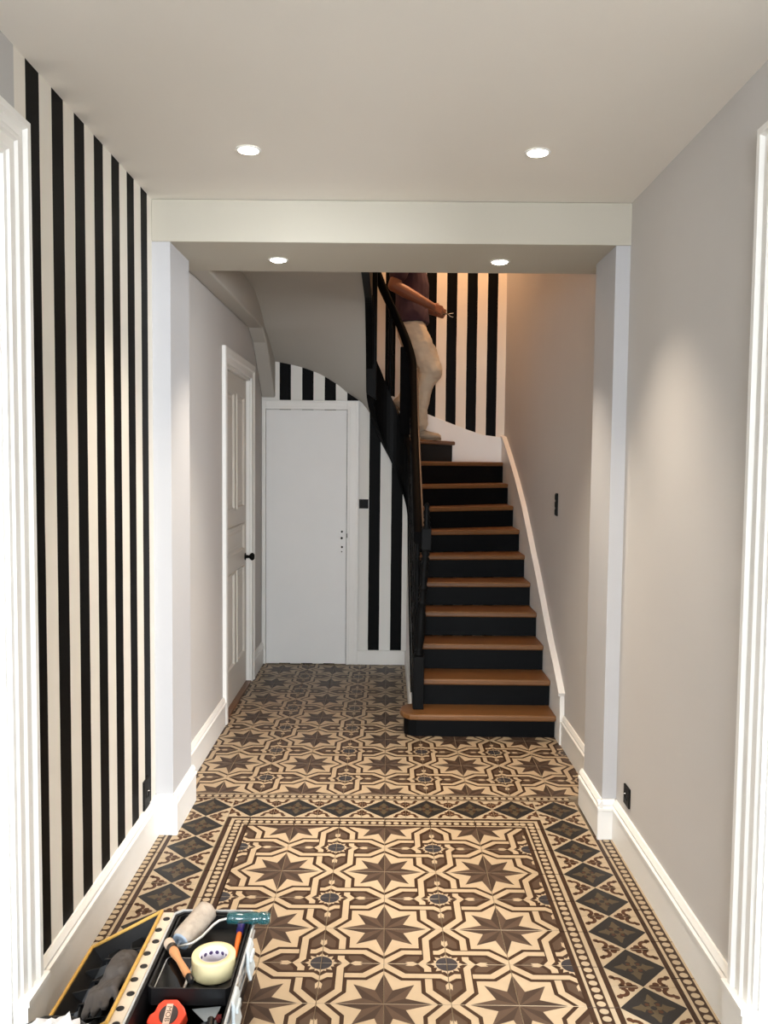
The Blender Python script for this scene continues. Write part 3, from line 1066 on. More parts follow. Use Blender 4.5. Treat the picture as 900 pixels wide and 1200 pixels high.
def fuse(k, name, m, parent, loc, voxel, smooth=6, folds=0.0, fscale=9.0, fstretch=(1, 1, 1), materials=None):
    """melt the collected shapes into one continuous surface"""
    o = k.build(name, m, None)
    md = o.modifiers.new('r', 'REMESH')
    md.mode = 'VOXEL'
    md.voxel_size = voxel
    sm = o.modifiers.new('s', 'SMOOTH')
    sm.iterations = smooth
    sm.factor = 0.5
    dg = bpy.context.evaluated_depsgraph_get()
    me = bpy.data.meshes.new_from_object(o.evaluated_get(dg))
    o.modifiers.clear()
    old = o.data
    o.data = me
    bpy.data.meshes.remove(old)
    me.name = name
    if folds:
        me.update()
        nrm_ = [v.normal.copy() for v in me.vertices]
        for v, nv in zip(me.vertices, nrm_):
            p = Vector((v.co.x * fstretch[0], v.co.y * fstretch[1], v.co.z * fstretch[2])) * fscale
            v.co += nv * folds * (mnoise.noise(p) + 0.5 * mnoise.noise(p * 2.3))
    for p in me.polygons:
        p.use_smooth = True
    me.transform(Matrix.Translation(-Vector(loc)))
    if not me.materials:
        me.materials.append(m)
    o.parent = parent
    return o


PL = (0.25, 6.98, 1.775)
person = tag(empty('person', PL), 'person in purple T-shirt and pale work trousers coming down the stairs', 'person')
SKIN = mat('skin', (128, 80, 57), 0.5, 0.06, 25)
SHIRT = mat('purple_cotton', (56, 34, 50), 0.85, 0.12, 40, bump=0.2, bscale=300)
TROUS = mat('pale_canvas', (200, 186, 164), 0.85, 0.14, 14, bump=0.25, bscale=240)
SHOE = mat('dusty_shoe_leather', (172, 156, 134), 0.7, 0.15, 22, bump=0.2)
SOLE = mat('shoe_sole', (120, 104, 84), 0.7, 0.1, 30)
HAIR = mat('dark_hair', (48, 36, 28), 0.6, 0.3, 60, stretch=(1, 1, 6), bump=0.3)
# joints
hipR, kneeR, ankR = (0.20, 6.93, 2.68), (0.350, 6.92, 2.35), (0.262, 6.95, 1.87)
hipL, kneeL, ankL = (0.18, 7.12, 2.69), (0.275, 7.13, 2.34), (0.112, 7.12, 2.085)
shR, elR, wrR = (0.13, 6.80, 3.25), (0.035, 6.77, 3.0), (0.345, 6.80, 2.845)
shL, elL, wrL = (0.16, 7.19, 3.25), (0.14, 7.215, 2.97), (0.375, 7.06, 2.845)
k = MB()
ellipse_stack(k, [(0.19, 7.03, 2.62, 0.09, 0.14), (0.19, 7.03, 2.72, 0.105, 0.155), (0.185, 7.03, 2.88, 0.095, 0.14), (0.185, 7.03, 3.05, 0.105, 0.16), (0.175, 7.015, 3.2, 0.10, 0.175), (0.18, 7.03, 3.28, 0.07, 0.15), (0.19, 7.03, 3.32, 0.055, 0.07)])
for h, kn, an in ((hipR, kneeR, ankR), (hipL, kneeL, ankL)):
    shin = Vector(kn).lerp(Vector(an), 0.35) - Vector((0.03, 0, 0))
    chain(k, [h, kn, shin, an], [0.075, 0.050, 0.046, 0.034])
for s_, e_, w_ in ((shR, elR, wrR), (shL, elL, wrL)):
    chain(k, [s_, e_], [0.058, 0.049])
    mid_ = Vector(e_).lerp(Vector(w_), 0.3)
    chain(k, [e_, mid_, w_], [0.048, 0.050, 0.031])
chain(k, [(0.19, 7.03, 3.28), (0.21, 7.03, 3.40)], [0.056, 0.052])
# head: skull, jaw, nose, ears; looks down and forwards
hc = Vector((0.235, 7.03, 3.51))
ellipse_stack(k, [(hc.x + 0.02, hc.y, hc.z - 0.125, 0.03, 0.028), (hc.x + 0.012, hc.y, hc.z - 0.10, 0.066, 0.05), (hc.x + 0.004, hc.y, hc.z - 0.05, 0.09, 0.066), (hc.x, hc.y, hc.z, 0.098, 0.073), (hc.x - 0.004, hc.y, hc.z + 0.05, 0.095, 0.074), (hc.x - 0.006, hc.y, hc.z + 0.09, 0.075, 0.06), (hc.x - 0.006, hc.y, hc.z + 0.115, 0.035, 0.03)])
capsule(k, hc + Vector((0.092, 0, 0.012)), hc + Vector((0.108, 0, -0.035)), 0.008, 0.015)
capsule(k, hc + Vector((0.082, -0.018, -0.072)), hc + Vector((0.082, 0.018, -0.072)), 0.009, 0.009)
capsule(k, hc + Vector((0.082, -0.035, 0.028)), hc + Vector((0.086, 0.035, 0.028)), 0.010, 0.010)
for sg in (-1, 1):
    capsule(k, hc + Vector((-0.005, 0.074 * sg, 0.012)), hc + Vector((0.0, 0.072 * sg, -0.025)), 0.017, 0.010)


def hand(k, wrist, palm_dir, across, curl, thumb_sg=1):
    w = Vector(wrist)
    d = Vector(palm_dir).normalized()
    a = Vector(across).normalized()
    a = (a - d * a.dot(d)).normalized()
    n_ = Vector(curl).normalized()
    n_ = (n_ - d * n_.dot(d) - a * n_.dot(a)).normalized()
    for f_, (ln, off) in enumerate(((0.072, 0.030), (0.080, 0.010), (0.075, -0.010), (0.060, -0.029))):
        kn_ = w + d * (0.088 - 0.004 * abs(f_ - 1)) + a * off
        capsule(k, w + a * off * 0.55 + d * 0.005, kn_, 0.0145, 0.0115)
        p1 = kn_ + (d * 0.75 + n_ * 0.66) * ln * 0.45
        p2 = p1 + (d * -0.05 + n_ * 1.0) * ln * 0.33
        p3 = p2 + (d * -0.75 + n_ * 0.65) * ln * 0.27
        chain(k, [kn_, p1, p2, p3], [0.0105, 0.0093, 0.0085, 0.0075])
    t0 = w + d * 0.025 + a * 0.022
    t1 = t0 + (d * 0.55 + a * 0.6 + n_ * 0.45) * 0.042
    t2 = t1 + (d * 0.75 + a * 0.05 + n_ * 0.65) * 0.034
    t3 = t2 + (d * 0.65 - a * 0.25 + n_ * 0.7) * 0.025
    chain(k, [t0, t1, t2, t3], [0.0155, 0.012, 0.0105, 0.0085])


hand(k, wrR, (0.80, 0.32, -0.30), (0.25, 0.30, 0.95), (0.1, 0.9, -0.25))
hand(k, wrL, (0.85, -0.42, -0.25), (0.2, -0.1, 0.97), (0.05, -0.95, -0.2))
fuse(k, 'body', SKIN, person, PL, 0.005, 4)
k = MB()
ellipse_stack(k, [(0.195, 7.02, 2.735, 0.140, 0.212), (0.193, 7.02, 2.76, 0.142, 0.212), (0.19, 7.03, 2.90, 0.138, 0.180), (0.19, 7.03, 3.05, 0.142, 0.182), (0.18, 7.015, 3.18, 0.118, 0.185), (0.18, 7.03, 3.27, 0.085, 0.17), (0.19, 7.03, 3.305, 0.06, 0.08)])
for s_, e_ in ((shR, elR), (shL, elL)):
    chain(k, [s_, Vector(s_).lerp(Vector(e_), 0.62)], [0.076, 0.074])
fuse(k, 'shirt', SHIRT, person, PL, 0.007, 5, 0.006, 11, (1, 1, 0.6))
k = MB()
ellipse_stack(k, [(0.20, 7.03, 2.58, 0.10, 0.14), (0.195, 7.03, 2.66, 0.122, 0.170), (0.19, 7.03, 2.78, 0.112, 0.162)])
chain(k, [hipR, Vector(hipR).lerp(Vector(kneeR), 0.5), kneeR], [0.104, 0.108, 0.098])
chain(k, [kneeR, (0.285, 6.935, 2.20), (0.262, 6.945, 2.03), (0.258, 6.95, 1.90)], [0.088, 0.075, 0.067, 0.070])
chain(k, [hipL, Vector(hipL).lerp(Vector(kneeL), 0.5), kneeL], [0.112, 0.10, 0.088])
chain(k, [kneeL, Vector(kneeL).lerp(Vector(ankL), 0.5), Vector(ankL) + Vector((0.01, 0, 0.035))], [0.084, 0.064, 0.052])
fuse(k, 'trousers', TROUS, person, PL, 0.007, 4, 0.009, 10, (1, 1, 1.6))


def shoe(name, heel, toe):
    heel, toe = Vector(heel), Vector(toe)
    d = (toe - heel)
    ln = d.length
    d.normalize()
    sd = Vector((0, 0, 1)).cross(d).normalized()
    up = d.cross(sd)
    rows_ = ((0.0, 0.026, 0.055), (0.06, 0.034, 0.085), (0.25, 0.037, 0.098), (0.42, 0.038, 0.085), (0.60, 0.044, 0.064), (0.78, 0.046, 0.052), (0.92, 0.036, 0.044), (1.0, 0.014, 0.028))
    k = MB()
    rings = []
    for t_, w_, h_ in rows_:
        c_ = heel + d * ln * t_
        rings.append([c_ + sd * w_ * math.cos(a) * (1 if math.sin(a) < 0.3 else 0.9) + up * (h_ * (0.5 + 0.5 * math.sin(a)) + 0.012) for a in [2 * math.pi * j / 14 for j in range(14)]])
    k.loft(rings)
    o = k.build(name, SHOE, None)
    o.data.transform(Matrix.Translation(-Vector(PL)))
    o.parent = person
    k = MB()
    ol = [(0.0, 0.02), (0.05, 0.034), (0.3, 0.036), (0.6, 0.046), (0.8, 0.047), (0.95, 0.034), (1.01, 0.012)]
    pts = [heel + d * ln * t_ + sd * w_ for t_, w_ in ol] + [heel + d * ln * t_ - sd * w_ for t_, w_ in ol[::-1]]
    k.prism(pts, up * 0.02)
    s_ = k.build('sole', SOLE, None)
    s_.data.transform(Matrix.Translation(-Vector(PL)))
    s_.parent = o
    return o


shoe('shoe', (0.168, 6.965, 1.776), (0.437, 6.93, 1.776))
shoe('shoe', (0.02, 7.12, 2.075), (0.225, 7.12, 1.945))
k = MB()
ellipse_stack(k, [(hc.x - 0.045, hc.y, hc.z - 0.05, 0.058, 0.066), (hc.x - 0.03, hc.y, hc.z, 0.082, 0.080), (hc.x - 0.012, hc.y, hc.z + 0.05, 0.098, 0.082), (hc.x - 0.006, hc.y, hc.z + 0.095, 0.086, 0.07), (hc.x - 0.006, hc.y, hc.z + 0.126, 0.04, 0.035)])
fuse(k, 'hair', HAIR, person, PL, 0.006, 3, 0.004, 40)
for sg in (-1, 1):
    k = MB()
    k.lathe([(0.001, -0.008), (0.008, -0.005), (0.0105, 0), (0.008, 0.005), (0.001, 0.008)], hc + Vector((0.084, 0.031 * sg, 0.008)), (1, 0, 0), 12)
    o = k.build('eye', mat('eye', (60, 44, 36), 0.2, 0.05, 20), None)
    o.data.transform(Matrix.Translation(-Vector(PL)))
    o.parent = person
# thin tool in the hands
TL = (0.44, 6.90, 2.80)
k = MB()
k.tube([(-0.07, -0.012, 0.012), (0.0, 0.0, 0.0), (0.045, 0.008, 0.004)], 0.005, 8, 0, [0.0045, 0.006, 0.004])
tool = k.build('hand_tool', mat('dark_tool_grip', (60, 44, 34), 0.5, 0.1, 30), None, loc=TL)
tag(tool, 'thin two-pronged hand tool held in the hands of the person', 'tool')
for dz in (0.010, -0.022):
    k = MB(); k.tube([(0.042, 0.008, 0.003), (0.06, 0.010, dz * 0.7), (0.085, 0.012, dz)], 0.003, 6)
    k.build('prong', M['chrome'], tool)

# ================================================================= TOOLBOX AND TOOLS
BLK = mat('black_box_plastic', (20, 20, 21), 0.38, 0.3, 30, bump=0.15, bscale=90)
DKG = mat('dark_grey_plastic', (34, 35, 37), 0.42, 0.2, 30, bump=0.1, bscale=90)
CLR = mat('pale_clear_plastic', (196, 198, 198), 0.18, 0.1, 60, spec=0.7)
YEL = mat('yellow_tan_edge', (206, 164, 84), 0.45, 0.15, 40)
CRM = mat('cream_plastic', (214, 200, 180), 0.5, 0.1, 40)
PBL = mat('pale_blue_plastic', (206, 216, 220), 0.35, 0.1, 40)


def wpart(e, k, name, m, parent=None, bevel=0.0):
    o = k.build(name, m, None, bevel)
    o.data.transform(Matrix.Translation(-e.location))
    o.parent = parent or e
    return o


def lump(k, c, rx, ry, rz, amp=0.25, fs=3.0, seed=0.0, flatz=None, mi=0, seg=28, rows_=16):
    c = Vector(c)
    rings = []
    for i in range(rows_ + 1):
        a = math.pi * i / rows_
        ring = []
        for j in range(seg):
            b = 2 * math.pi * j / seg
            v = Vector((math.sin(a) * math.cos(b), math.sin(a) * math.sin(b), -math.cos(a)))
            q = 1 + amp * (mnoise.noise(v * fs + Vector((seed, seed, seed))) + 0.5 * mnoise.noise(v * fs * 2.4 + Vector((seed, 0, 0))))
            p = c + Vector((v.x * rx * q, v.y * ry * q, v.z * rz * q))
            if flatz is not None:
                p.z = max(p.z, flatz)
            ring.append(p)
        rings.append(ring)
    k.loft(rings, mi)


BX0, BX1, BY0, BY1, BZ = -0.645, -0.397, 1.88, 2.495, 0.2
tb = tag(empty('toolbox', ((BX0 + BX1) / 2, 2.2, 0.001)), 'open black toolbox with clear rim and compartment lid beside the skirting', 'toolbox')


def rect(x0, x1, y0, y1, z, c=0.02):
    return [Vector(p) for p in ((x0 + c, y0, z), (x1 - c, y0, z), (x1, y0 + c, z), (x1, y1 - c, z), (x1 - c, y1, z), (x0 + c, y1, z), (x0, y1 - c, z), (x0, y0 + c, z))]


k = MB()
k.loft([rect(BX0 + 0.02, BX1 - 0.02, BY0 + 0.015, BY1 - 0.015, 0.001), rect(BX0 + 0.012, BX1 - 0.012, BY0 + 0.008, BY1 - 0.008, 0.10), rect(BX0, BX1, BY0, BY1, BZ - 0.004), rect(BX0 + 0.008, BX1 - 0.008, BY0 + 0.008, BY1 - 0.008, BZ - 0.004),
        rect(BX0 + 0.022, BX1 - 0.022, BY0 + 0.016, BY1 - 0.016, 0.008)], smooth=False)
wpart(tb, k, 'box_body', BLK)
k = MB()
k.loft([rect(BX0 - 0.004, BX1 + 0.004, BY0 - 0.004, BY1 + 0.004, BZ - 0.010), rect(BX0 - 0.004, BX1 + 0.004, BY0 - 0.004, BY1 + 0.004, BZ), rect(BX0 + 0.001, BX1 - 0.001, BY0, BY1 - 0.001, BZ), rect(BX0 + 0.001, BX1 - 0.001, BY0, BY1 - 0.001, BZ - 0.010), rect(BX0 - 0.004, BX1 + 0.004, BY0 - 0.004, BY1 + 0.004, BZ - 0.010)], smooth=False, caps=False)
wpart(tb, k, 'clear_rim', CLR)
for zr, of in ((0.150, 0.004), (0.105, 0.0)):
    k = MB(); k.box((BX1 - 0.012 + of, BY0 + 0.02, zr), (BX1 - 0.004 + of, BY1 - 0.03, zr + 0.006))
    wpart(tb, k, 'side_rib', CLR)
# lift-out tray in the far half
TX0, TX1, TY0, TY1, TF, TT = -0.632, -0.410, 2.118, 2.484, 0.150, 0.192
k = MB()
k.loft([rect(TX0, TX1, TY0, TY1, TF - 0.004, 0.012), rect(TX0, TX1, TY0, TY1, TT, 0.012), rect(TX0 + 0.005, TX1 - 0.005, TY0 + 0.005, TY1 - 0.005, TT, 0.01), rect(TX0 + 0.006, TX1 - 0.006, TY0 + 0.006, TY1 - 0.006, TF, 0.01)], smooth=False)
tray = wpart(tb, k, 'lift_out_tray', BLK)
for yl in (2.295, 2.07):
    k = MB()
    prof = [(0.004, 0.012), (0.012, 0.010), (0.016, -0.004), (0.015, -0.04), (0.022, -0.075), (0.014, -0.078), (0.006, -0.045), (0.006, 0.0)]
    k.prism([(BX1 + d_, yl - 0.035, BZ + z_) for d_, z_ in prof], (0, 0.07, 0))
    k.box((BX1 + 0.012, yl - 0.022, BZ - 0.03), (BX1 + 0.022, yl + 0.022, BZ - 0.012))
    tag(wpart(tb, k, 'latch', PBL, bevel=0.003), 'pale blue-white latch')
# hinge strip with dark notches
k = MB(); k.box((BX0 - 0.042, 1.93, BZ - 0.008), (BX0 - 0.006, 2.485, BZ - 0.002))
hs = wpart(tb, k, 'hinge_strip', CRM, bevel=0.002)
for i in range(9):
    k = MB(); k.lathe([(0.0105, 0), (0.0105, 0.002), (0.009, 0.0025)], (BX0 - 0.024 + 0.004 * (-1) ** i, 1.965 + 0.06 * i, BZ - 0.003), seg=12)
    wpart(tb, k, 'notch', BLK, hs)
# compartment lid, opened outwards and tilted down to the wall
LA = R(28.6)
LO = Vector((BX0 - 0.043, 0, BZ))
LU = Vector((-math.cos(LA), 0, -math.sin(LA)))
LN = Vector((-math.sin(LA), 0, math.cos(LA)))
LY0, LY1, LW, LD = 1.965, 2.478, 0.245, 0.058


def lp(u, y, h):
    return LO + LU * u + Vector((0, y, 0)) + LN * h


def lring(e, h):
    return [lp(e, LY0 + e, h), lp(LW - e, LY0 + e, h), lp(LW - e, LY1 - e, h), lp(e, LY1 - e, h)]


k = MB()
k.loft([lring(0.014, -LD), lring(0, 0), lring(0.006, 0), lring(0.018, -LD + 0.005)], smooth=False)
lid = wpart(tb, k, 'lid', BLK)
k = MB()
ed = lring(-0.002, 0.003)
for i in range(4):
    k.tube([ed[i], ed[(i + 1) % 4]], 0.0055, 6)
tag(wpart(tb, k, 'lid_edge', YEL, lid), 'yellow edge of the lid')
for i in range(1, 5):
    y = LY0 + (LY1 - LY0) * i / 5
    k = MB()
    hb = -LD + 0.004
    top_ = [(0.232, -0.012), (0.20, -0.030), (0.165, -0.006), (0.13, -0.032), (0.10, -0.008), (0.06, -0.034), (0.015, -0.010)]
    k.prism([lp(0.015, y, hb), lp(0.232, y, hb)] + [lp(u, y + (0.012 if j % 2 else -0.008), h) for j, (u, h) in enumerate(top_)], (0, 0.003, 0))
    wpart(tb, k, 'divider', DKG, lid)
for u in (0.085, 0.165):
    k = MB()
    pts = [lp(u, LY0 + 0.016, -LD + 0.004), lp(u, LY1 - 0.016, -LD + 0.004)]
    zz = [(LY1 - 0.016 - (LY1 - LY0 - 0.032) * j / 8, -0.012 if j % 2 else -0.034) for j in range(9)]
    k.prism(pts + [lp(u, y, h) for y, h in zz], LU * 0.003)
    wpart(tb, k, 'divider', DKG, lid)

# --- things in the lid and the box
k = MB()
pts = [lp(0.05, 2.06, -0.008), lp(0.052, 2.15, -0.004), lp(0.048, 2.25, -0.004), lp(0.042, 2.32, -0.010)]
chain_k = MB()
chain(chain_k, [lp(0.075, 2.30, -0.010), lp(0.070, 2.22, -0.004)], [0.030, 0.034])          # cuff and palm
chain(chain_k, [lp(0.050, 2.29, -0.010), lp(0.046, 2.21, -0.006)], [0.024, 0.028])
for q_ in range(4):
    u_ = 0.040 + 0.022 * q_
    chain(chain_k, [lp(u_, 2.20, -0.006), lp(u_ + 0.004 * (q_ - 1), 2.13, 0.004), lp(u_ + 0.010 * (q_ - 1.5), 2.075 + 0.012 * abs(q_ - 1.5), -0.012)], [0.015, 0.014, 0.011])
chain(chain_k, [lp(0.095, 2.25, -0.008), lp(0.122, 2.21, -0.012), lp(0.130, 2.17, -0.022)], [0.016, 0.014, 0.011])
glove = empty('glove', lp(0.06, 2.2, -0.03))
gl = fuse(chain_k, 'fabric', mat('grey_knit', (74, 68, 64), 0.9, 0.25, 60, bump=0.4, bscale=200), glove, glove.location, 0.006, 4, 0.006, 30)
tag(glove, 'dark grey fabric work glove lying in the toolbox lid', 'glove')

rag = empty('rag', (-0.52, 2.0, 0.01))
k = MB()
lump(k, (-0.52, 2.0, 0.052), 0.085, 0.085, 0.048, 0.28, 3.5, 3.1, 0.012)
wpart(rag, k, 'cloth', mat('dark_rag', (38, 36, 38), 0.9, 0.4, 30, bump=0.5, bscale=70))
tag(rag, 'crumpled dark rag in the near compartment of the toolbox', 'rag')
# scrap of red and grey cloth at the right
sc = empty('cloth_scrap', (-0.45, 2.02, 0.10))
k = MB()
lump(k, (-0.452, 2.035, 0.125), 0.03, 0.045, 0.022, 0.5, 4, 8.3)
wpart(sc, k, 'cloth', mat('grey_scrap', (92, 96, 100), 0.9, 0.5, 22, bump=0.5, bscale=50))
k = MB()
lump(k, (-0.445, 2.075, 0.140), 0.02, 0.016, 0.010, 0.5, 4, 5.3)
wpart(sc, k, 'red_corner', mat('dark_red_scrap', (110, 34, 36), 0.9, 0.3, 22, bump=0.4))
tag(sc, 'grey and dark red cloth scrap beside the tape measure', 'rag')
# spatula
spat = empty('filling_knife', (-0.47, 2.08, 0.14))
k = MB(); k.prism([(-0.505, 2.092, 0.152), (-0.43, 2.100, 0.155), (-0.438, 2.060, 0.152), (-0.462, 2.045, 0.15)], (0, 0, 0.0015))
wpart(spat, k, 'blade', mat('dull_blade_steel', (150, 160, 168), 0.3, 0.1, 40, metal=0.7))
k = MB(); k.tube([(-0.448, 2.055, 0.152), (-0.442, 2.02, 0.15), (-0.438, 1.96, 0.148)], 0.009, 10)
wpart(spat, k, 'handle', BLK)
tag(spat, 'steel filling knife blade lying in front of the tray', 'knife')

# tape measure
tm = empty('tape_measure', (-0.566, 2.066, 0.118))
RED = mat('red_orange_plastic', (226, 72, 44), 0.35, 0.06, 40)
tilt = Matrix.Translation((-0.560, 2.070, 0.147)) @ Matrix.Scale(1.08, 4) @ Matrix.Rotation(R(30), 4, 'X') @ Matrix.Rotation(R(-6), 4, 'Z')
ol = [(-0.040, -0.030), (-0.036, -0.036), (0.018, -0.038), (0.034, -0.024), (0.044, 0.004), (0.034, 0.018), (0.012, 0.034), (-0.020, 0.030), (-0.031, 0.018), (-0.034, 0.0), (-0.044, -0.008), (-0.046, -0.026)]
k = MB(); k.prism([tilt @ Vector((x, y, -0.018)) for x, y in ol], (tilt.to_3x3() @ Vector((0, 0, 0.036))))
tmb = wpart(tm, k, 'case', RED, bevel=0.004)
k = MB()
k.lathe([(0.0245, 0.0), (0.0245, 0.0012), (0.0235, 0.002)], tilt @ Vector((0.002, -0.003, 0.018)), tilt.to_3x3() @ Vector((0, 0, 1)), 28)
tag(wpart(tm, k, 'dial', mat('dark_dial', (58, 46, 44), 0.4, 0.35, 60)), 'dark round dial')
k = MB(); k.prism([tilt @ Vector(p) for p in ((-0.0055, -0.027, 0.0201), (0.0105, -0.025, 0.0201), (0.0065, 0.021, 0.0201), (-0.0085, 0.019, 0.0201))], tilt.to_3x3() @ Vector((0, 0, 0.0006)))
lab = wpart(tm, k, 'label_strip', mat('label_strip', (216, 186, 164), 0.5, 0.05, 30))
fc = bpy.data.curves.new('lettering', 'FONT')
fc.body = 'MOB'
fc.size = 0.0165
fc.extrude = 0.0002
fc.align_x, fc.align_y = 'CENTER', 'CENTER'
ft = bpy.data.objects.new('lettering', fc)
col.objects.link(ft)
dg = bpy.context.evaluated_depsgraph_get()
fm = bpy.data.meshes.new_from_object(ft.evaluated_get(dg))
bpy.data.objects.remove(ft)
fm.transform(Matrix.Translation(-tm.location) @ tilt @ Matrix.Translation((0.001, -0.003, 0.0210)) @ Matrix.Rotation(R(-90 + 5), 4, 'Z'))
fm.materials.append(mat('letter_brown', (92, 66, 50), 0.5, 0.05, 30))
fo = bpy.data.objects.new('lettering', fm)
col.objects.link(fo)
fo.parent = lab
tag(tm, 'red-orange tape measure with dark round dial in the toolbox', 'tape measure')

# masking tape
mt = empty('masking_tape', (-0.482, 2.257, TF))
k = MB(); k.lathe([(0.041, 0.001), (0.0605, 0.001), (0.0615, 0.004), (0.0615, 0.052), (0.0605, 0.055), (0.041, 0.055), (0.041, 0.001)], (-0.482, 2.257, TF), seg=40)
wpart(mt, k, 'tape_roll', mat('cream_crepe_tape', (238, 226, 178), 0.6, 0.04, 60, bump=0.15, bscale=140))
k = MB(); k.lathe([(0.0385, 0.002), (0.0409, 0.002), (0.0409, 0.0545), (0.0385, 0.0545), (0.0385, 0.002)], (-0.482, 2.257, TF), seg=40)
core = wpart(mt, k, 'core', mat('white_core_card', (226, 222, 232), 0.6, 0.05, 60))
PUR = mat('purple_print', (74, 58, 104), 0.6, 0.05, 60)
for i in range(7):
    a = R(35 + i * 26)
    c_ = Vector((-0.482 + 0.0383 * math.cos(a), 2.257 + 0.0383 * math.sin(a), TF + 0.036))
    k = MB(); k.lathe([(0.0055, 0), (0.0055, 0.0004), (0.004, 0.0006)], c_, (-math.cos(a), -math.sin(a), 0), 12)
    wpart(mt, k, 'printed_dot', PUR, core)
tag(mt, 'cream roll of masking tape standing in the toolbox tray', 'tape')

# paint roller
pr = empty('paint_roller', (-0.55, 2.40, TF))
A_, B_ = Vector((-0.596, 2.345, 0.188)), Vector((-0.540, 2.462, 0.222))
ax = (B_ - A_).normalized()
ln = (B_ - A_).length
k = MB()
seg = 26
rings = []
q = ax.to_track_quat('Z', 'Y')
for i in range(19):
    h = ln * i / 18
    ring = []
    for j in range(seg):
        b = 2 * math.pi * j / seg
        rr = 0.033 + 0.0022 * mnoise.noise(Vector((math.cos(b) * 4, math.sin(b) * 4, h * 90))) - (0.006 if i == 0 else 0.007 if i == 18 else 0)
        ring.append(A_ + q @ Vector((rr * math.cos(b), rr * math.sin(b), h)))
    rings.append(ring)
k.loft(rings)
wpart(pr, k, 'sleeve', mat('grey_lambswool', (172, 160, 146), 0.95, 0.35, 50, bump=0.8, bscale=120))
k = MB(); k.lathe([(0.027, 0.0), (0.0275, 0.004), (0.020, 0.005), (0.017, 0.003), (0.006, 0.004), (0.005, 0.010), (0.001, 0.011)], A_, -ax, 24)
wpart(pr, k, 'end_cap', mat('blue_grey_cap', (150, 166, 184), 0.4, 0.1, 40))
k = MB()
k.tube([A_, A_ - ax * 0.022, A_ - ax * 0.026 + Vector((0.012, 0.0, 0.004)), (-0.555, 2.318, 0.200), (-0.535, 2.345, 0.203), (-0.512, 2.395, 0.210), (-0.497, 2.412, 0.214), (-0.470, 2.417, 0.219)], 0.0038, 10)
wpart(pr, k, 'wire_frame', mat('white_wire', (206, 204, 200), 0.3, 0.05, 40, metal=0.5))
TEAL = mat('clear_teal_plastic', (40, 94, 100), 0.12, 0.12, 30, spec=0.8, trans=0.35, coat=0.5)
k = MB(); k.lathe([(0.012, 0), (0.017, 0.004), (0.0175, 0.03), (0.0155, 0.045), (0.0155, 0.06), (0.018, 0.075), (0.018, 0.088), (0.015, 0.094), (0.018, 0.100), (0.018, 0.124), (0.013, 0.130)], (-0.474, 2.417, 0.2195), (1, 0.01, 0), 22)
wpart(pr, k, 'handle', TEAL)
tag(pr, 'grey paint roller with clear teal handle across the toolbox tray', 'paint roller')

# round brush with wooden handle
br = empty('paint_brush', (-0.57, 2.21, TF + 0.03))
a_, b_ = Vector((-0.626, 2.312, 0.207)), Vector((-0.513, 2.128, 0.203))
dv = (b_ - a_).normalized()
k = MB(); k.lathe([(0.008, 0), (0.0145, 0.006), (0.0155, 0.018), (0.0135, 0.034)], a_, dv, 18)
wpart(br, k, 'bristles', mat('pale_bristle', (206, 186, 166), 0.8, 0.2, 90, bump=0.5))
k = MB(); k.lathe([(0.0145, 0.033), (0.0145, 0.044), (0.012, 0.046)], a_, dv, 18)
wpart(br, k, 'ferrule', mat('dark_ferrule', (66, 58, 52), 0.4, 0.1, 40, metal=0.6))
k = MB(); k.lathe([(0.0105, 0.045), (0.0135, 0.056), (0.012, 0.075), (0.0085, 0.10), (0.0095, 0.14), (0.0105, 0.17), (0.009, 0.186)], a_, dv, 18)
wpart(br, k, 'handle', mat('orange_wood_handle', (214, 152, 104), 0.45, 0.12, 12, stretch=(20, 4, 4)))
k = MB(); k.lathe([(0.0092, 0.185), (0.0095, 0.205), (0.006, 0.212)], a_, dv, 18)
wpart(br, k, 'handle_tip', BLK)
tag(br, 'round brush with orange wooden handle lying over the phone', 'brush')

# phone
ph = empty('phone', (-0.588, 2.205, TF))
tiltp = Matrix.Translation((-0.580, 2.200, 0.172)) @ Matrix.Rotation(R(7), 4, 'X') @ Matrix.Rotation(R(-3), 4, 'Z')


def rrect(w, h, r_, z, n=4):
    pts = []
    for cx_, cy_, a0 in ((w / 2 - r_, h / 2 - r_, 0), (-w / 2 + r_, h / 2 - r_, 90), (-w / 2 + r_, -h / 2 + r_, 180), (w / 2 - r_, -h / 2 + r_, 270)):
        for i in range(n + 1):
            a = R(a0 + 90 * i / n)
            pts.append(tiltp @ Vector((cx_ + r_ * math.cos(a), cy_ + r_ * math.sin(a), z)))
    return pts


k = MB(); k.loft([rrect(0.080, 0.142, 0.010, -0.009), rrect(0.084, 0.146, 0.012, -0.006), rrect(0.084, 0.146, 0.012, 0.003), rrect(0.078, 0.140, 0.010, 0.0045)], smooth=False)
wpart(ph, k, 'metal_case', mat('pale_silver', (196, 195, 192), 0.3, 0.05, 40, metal=0.3))
k = MB(); k.loft([rrect(0.075, 0.137, 0.009, 0.0044), rrect(0.075, 0.137, 0.009, 0.0052)], smooth=False)
wpart(ph, k, 'screen', mat('black_glass', (12, 12, 13), 0.08, 0.1, 20))
tag(ph, 'black phone with silver rim in the toolbox tray', 'phone')

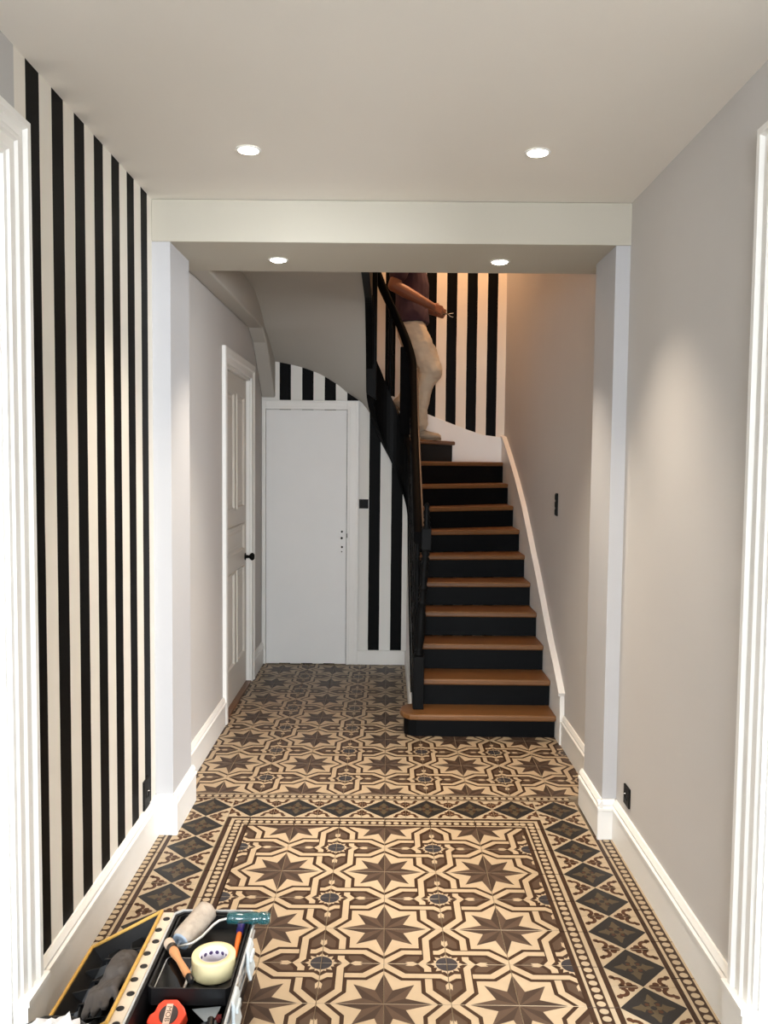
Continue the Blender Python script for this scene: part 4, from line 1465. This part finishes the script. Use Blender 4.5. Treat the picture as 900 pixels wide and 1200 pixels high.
# screwdriver
sd = empty('screwdriver', (-0.43, 2.37, TF + 0.02))
a_, b_ = Vector((-0.437, 2.476, 0.188)), Vector((-0.430, 2.245, 0.163))
dv = (b_ - a_).normalized()
k = MB(); k.lathe([(0.006, 0), (0.011, 0.006), (0.0125, 0.02), (0.011, 0.045), (0.012, 0.06), (0.009, 0.075)], a_, dv, 16)
wpart(sd, k, 'grip', mat('dark_blue_grip', (52, 44, 112), 0.35, 0.1, 30))
k = MB(); k.lathe([(0.008, 0.074), (0.0085, 0.10), (0.007, 0.135), (0.0075, 0.175), (0.004, 0.185)], a_, dv, 16)
wpart(sd, k, 'sleeve', mat('orange_sleeve', (232, 118, 46), 0.35, 0.1, 30))
k = MB(); k.lathe([(0.003, 0.184), (0.003, 0.225), (0.0015, 0.235)], a_, dv, 10)
wpart(sd, k, 'shank', M['chrome'])
tag(sd, 'screwdriver with dark blue grip and orange sleeve at the tray edge', 'screwdriver')

# white rag hanging over the clear rim
# black bag with crumpled white paper in the near corner
bag = empty('rubbish_bag', (-0.81, 1.80, 0.002))
k = MB()
rings = []
for r_, z_ in ((0.02, 0.004), (0.115, 0.004), (0.128, 0.03), (0.132, 0.10), (0.134, 0.18), (0.130, 0.222), (0.124, 0.238), (0.112, 0.240), (0.108, 0.222), (0.104, 0.19), (0.02, 0.185)):
    ring = []
    for j in range(40):
        b = 2 * math.pi * j / 40
        q_ = 1 + 0.05 * mnoise.noise(Vector((math.cos(b) * 2.2, math.sin(b) * 2.2, z_ * 14))) + 0.02 * mnoise.noise(Vector((math.cos(b) * 7, math.sin(b) * 7, z_ * 9)))
        ring.append(Vector((-0.79 + r_ * q_ * math.cos(b), 1.815 + r_ * q_ * math.sin(b), z_ + (0.012 * mnoise.noise(Vector((math.cos(b) * 3, math.sin(b) * 3, 4.4))) if z_ > 0.2 else 0))))
    rings.append(ring)
k.loft(rings)
wpart(bag, k, 'bag', mat('black_bag_film', (14, 14, 15), 0.25, 0.3, 20, bump=0.6, bscale=24))
tag(bag, 'black plastic bag beside the doorway casing', 'bag')
pap = empty('crumpled_paper', (-0.80, 1.86, 0.21))
k = MB()
lump(k, (-0.78, 1.838, 0.236), 0.080, 0.076, 0.036, 0.55, 5.5, 2.2, 0.195)
wpart(pap, k, 'sheet', mat('white_tissue', (238, 240, 244), 0.8, 0.03, 30, bump=0.6, bscale=40))
tag(pap, 'crumpled white paper on top of the black bag', 'paper')
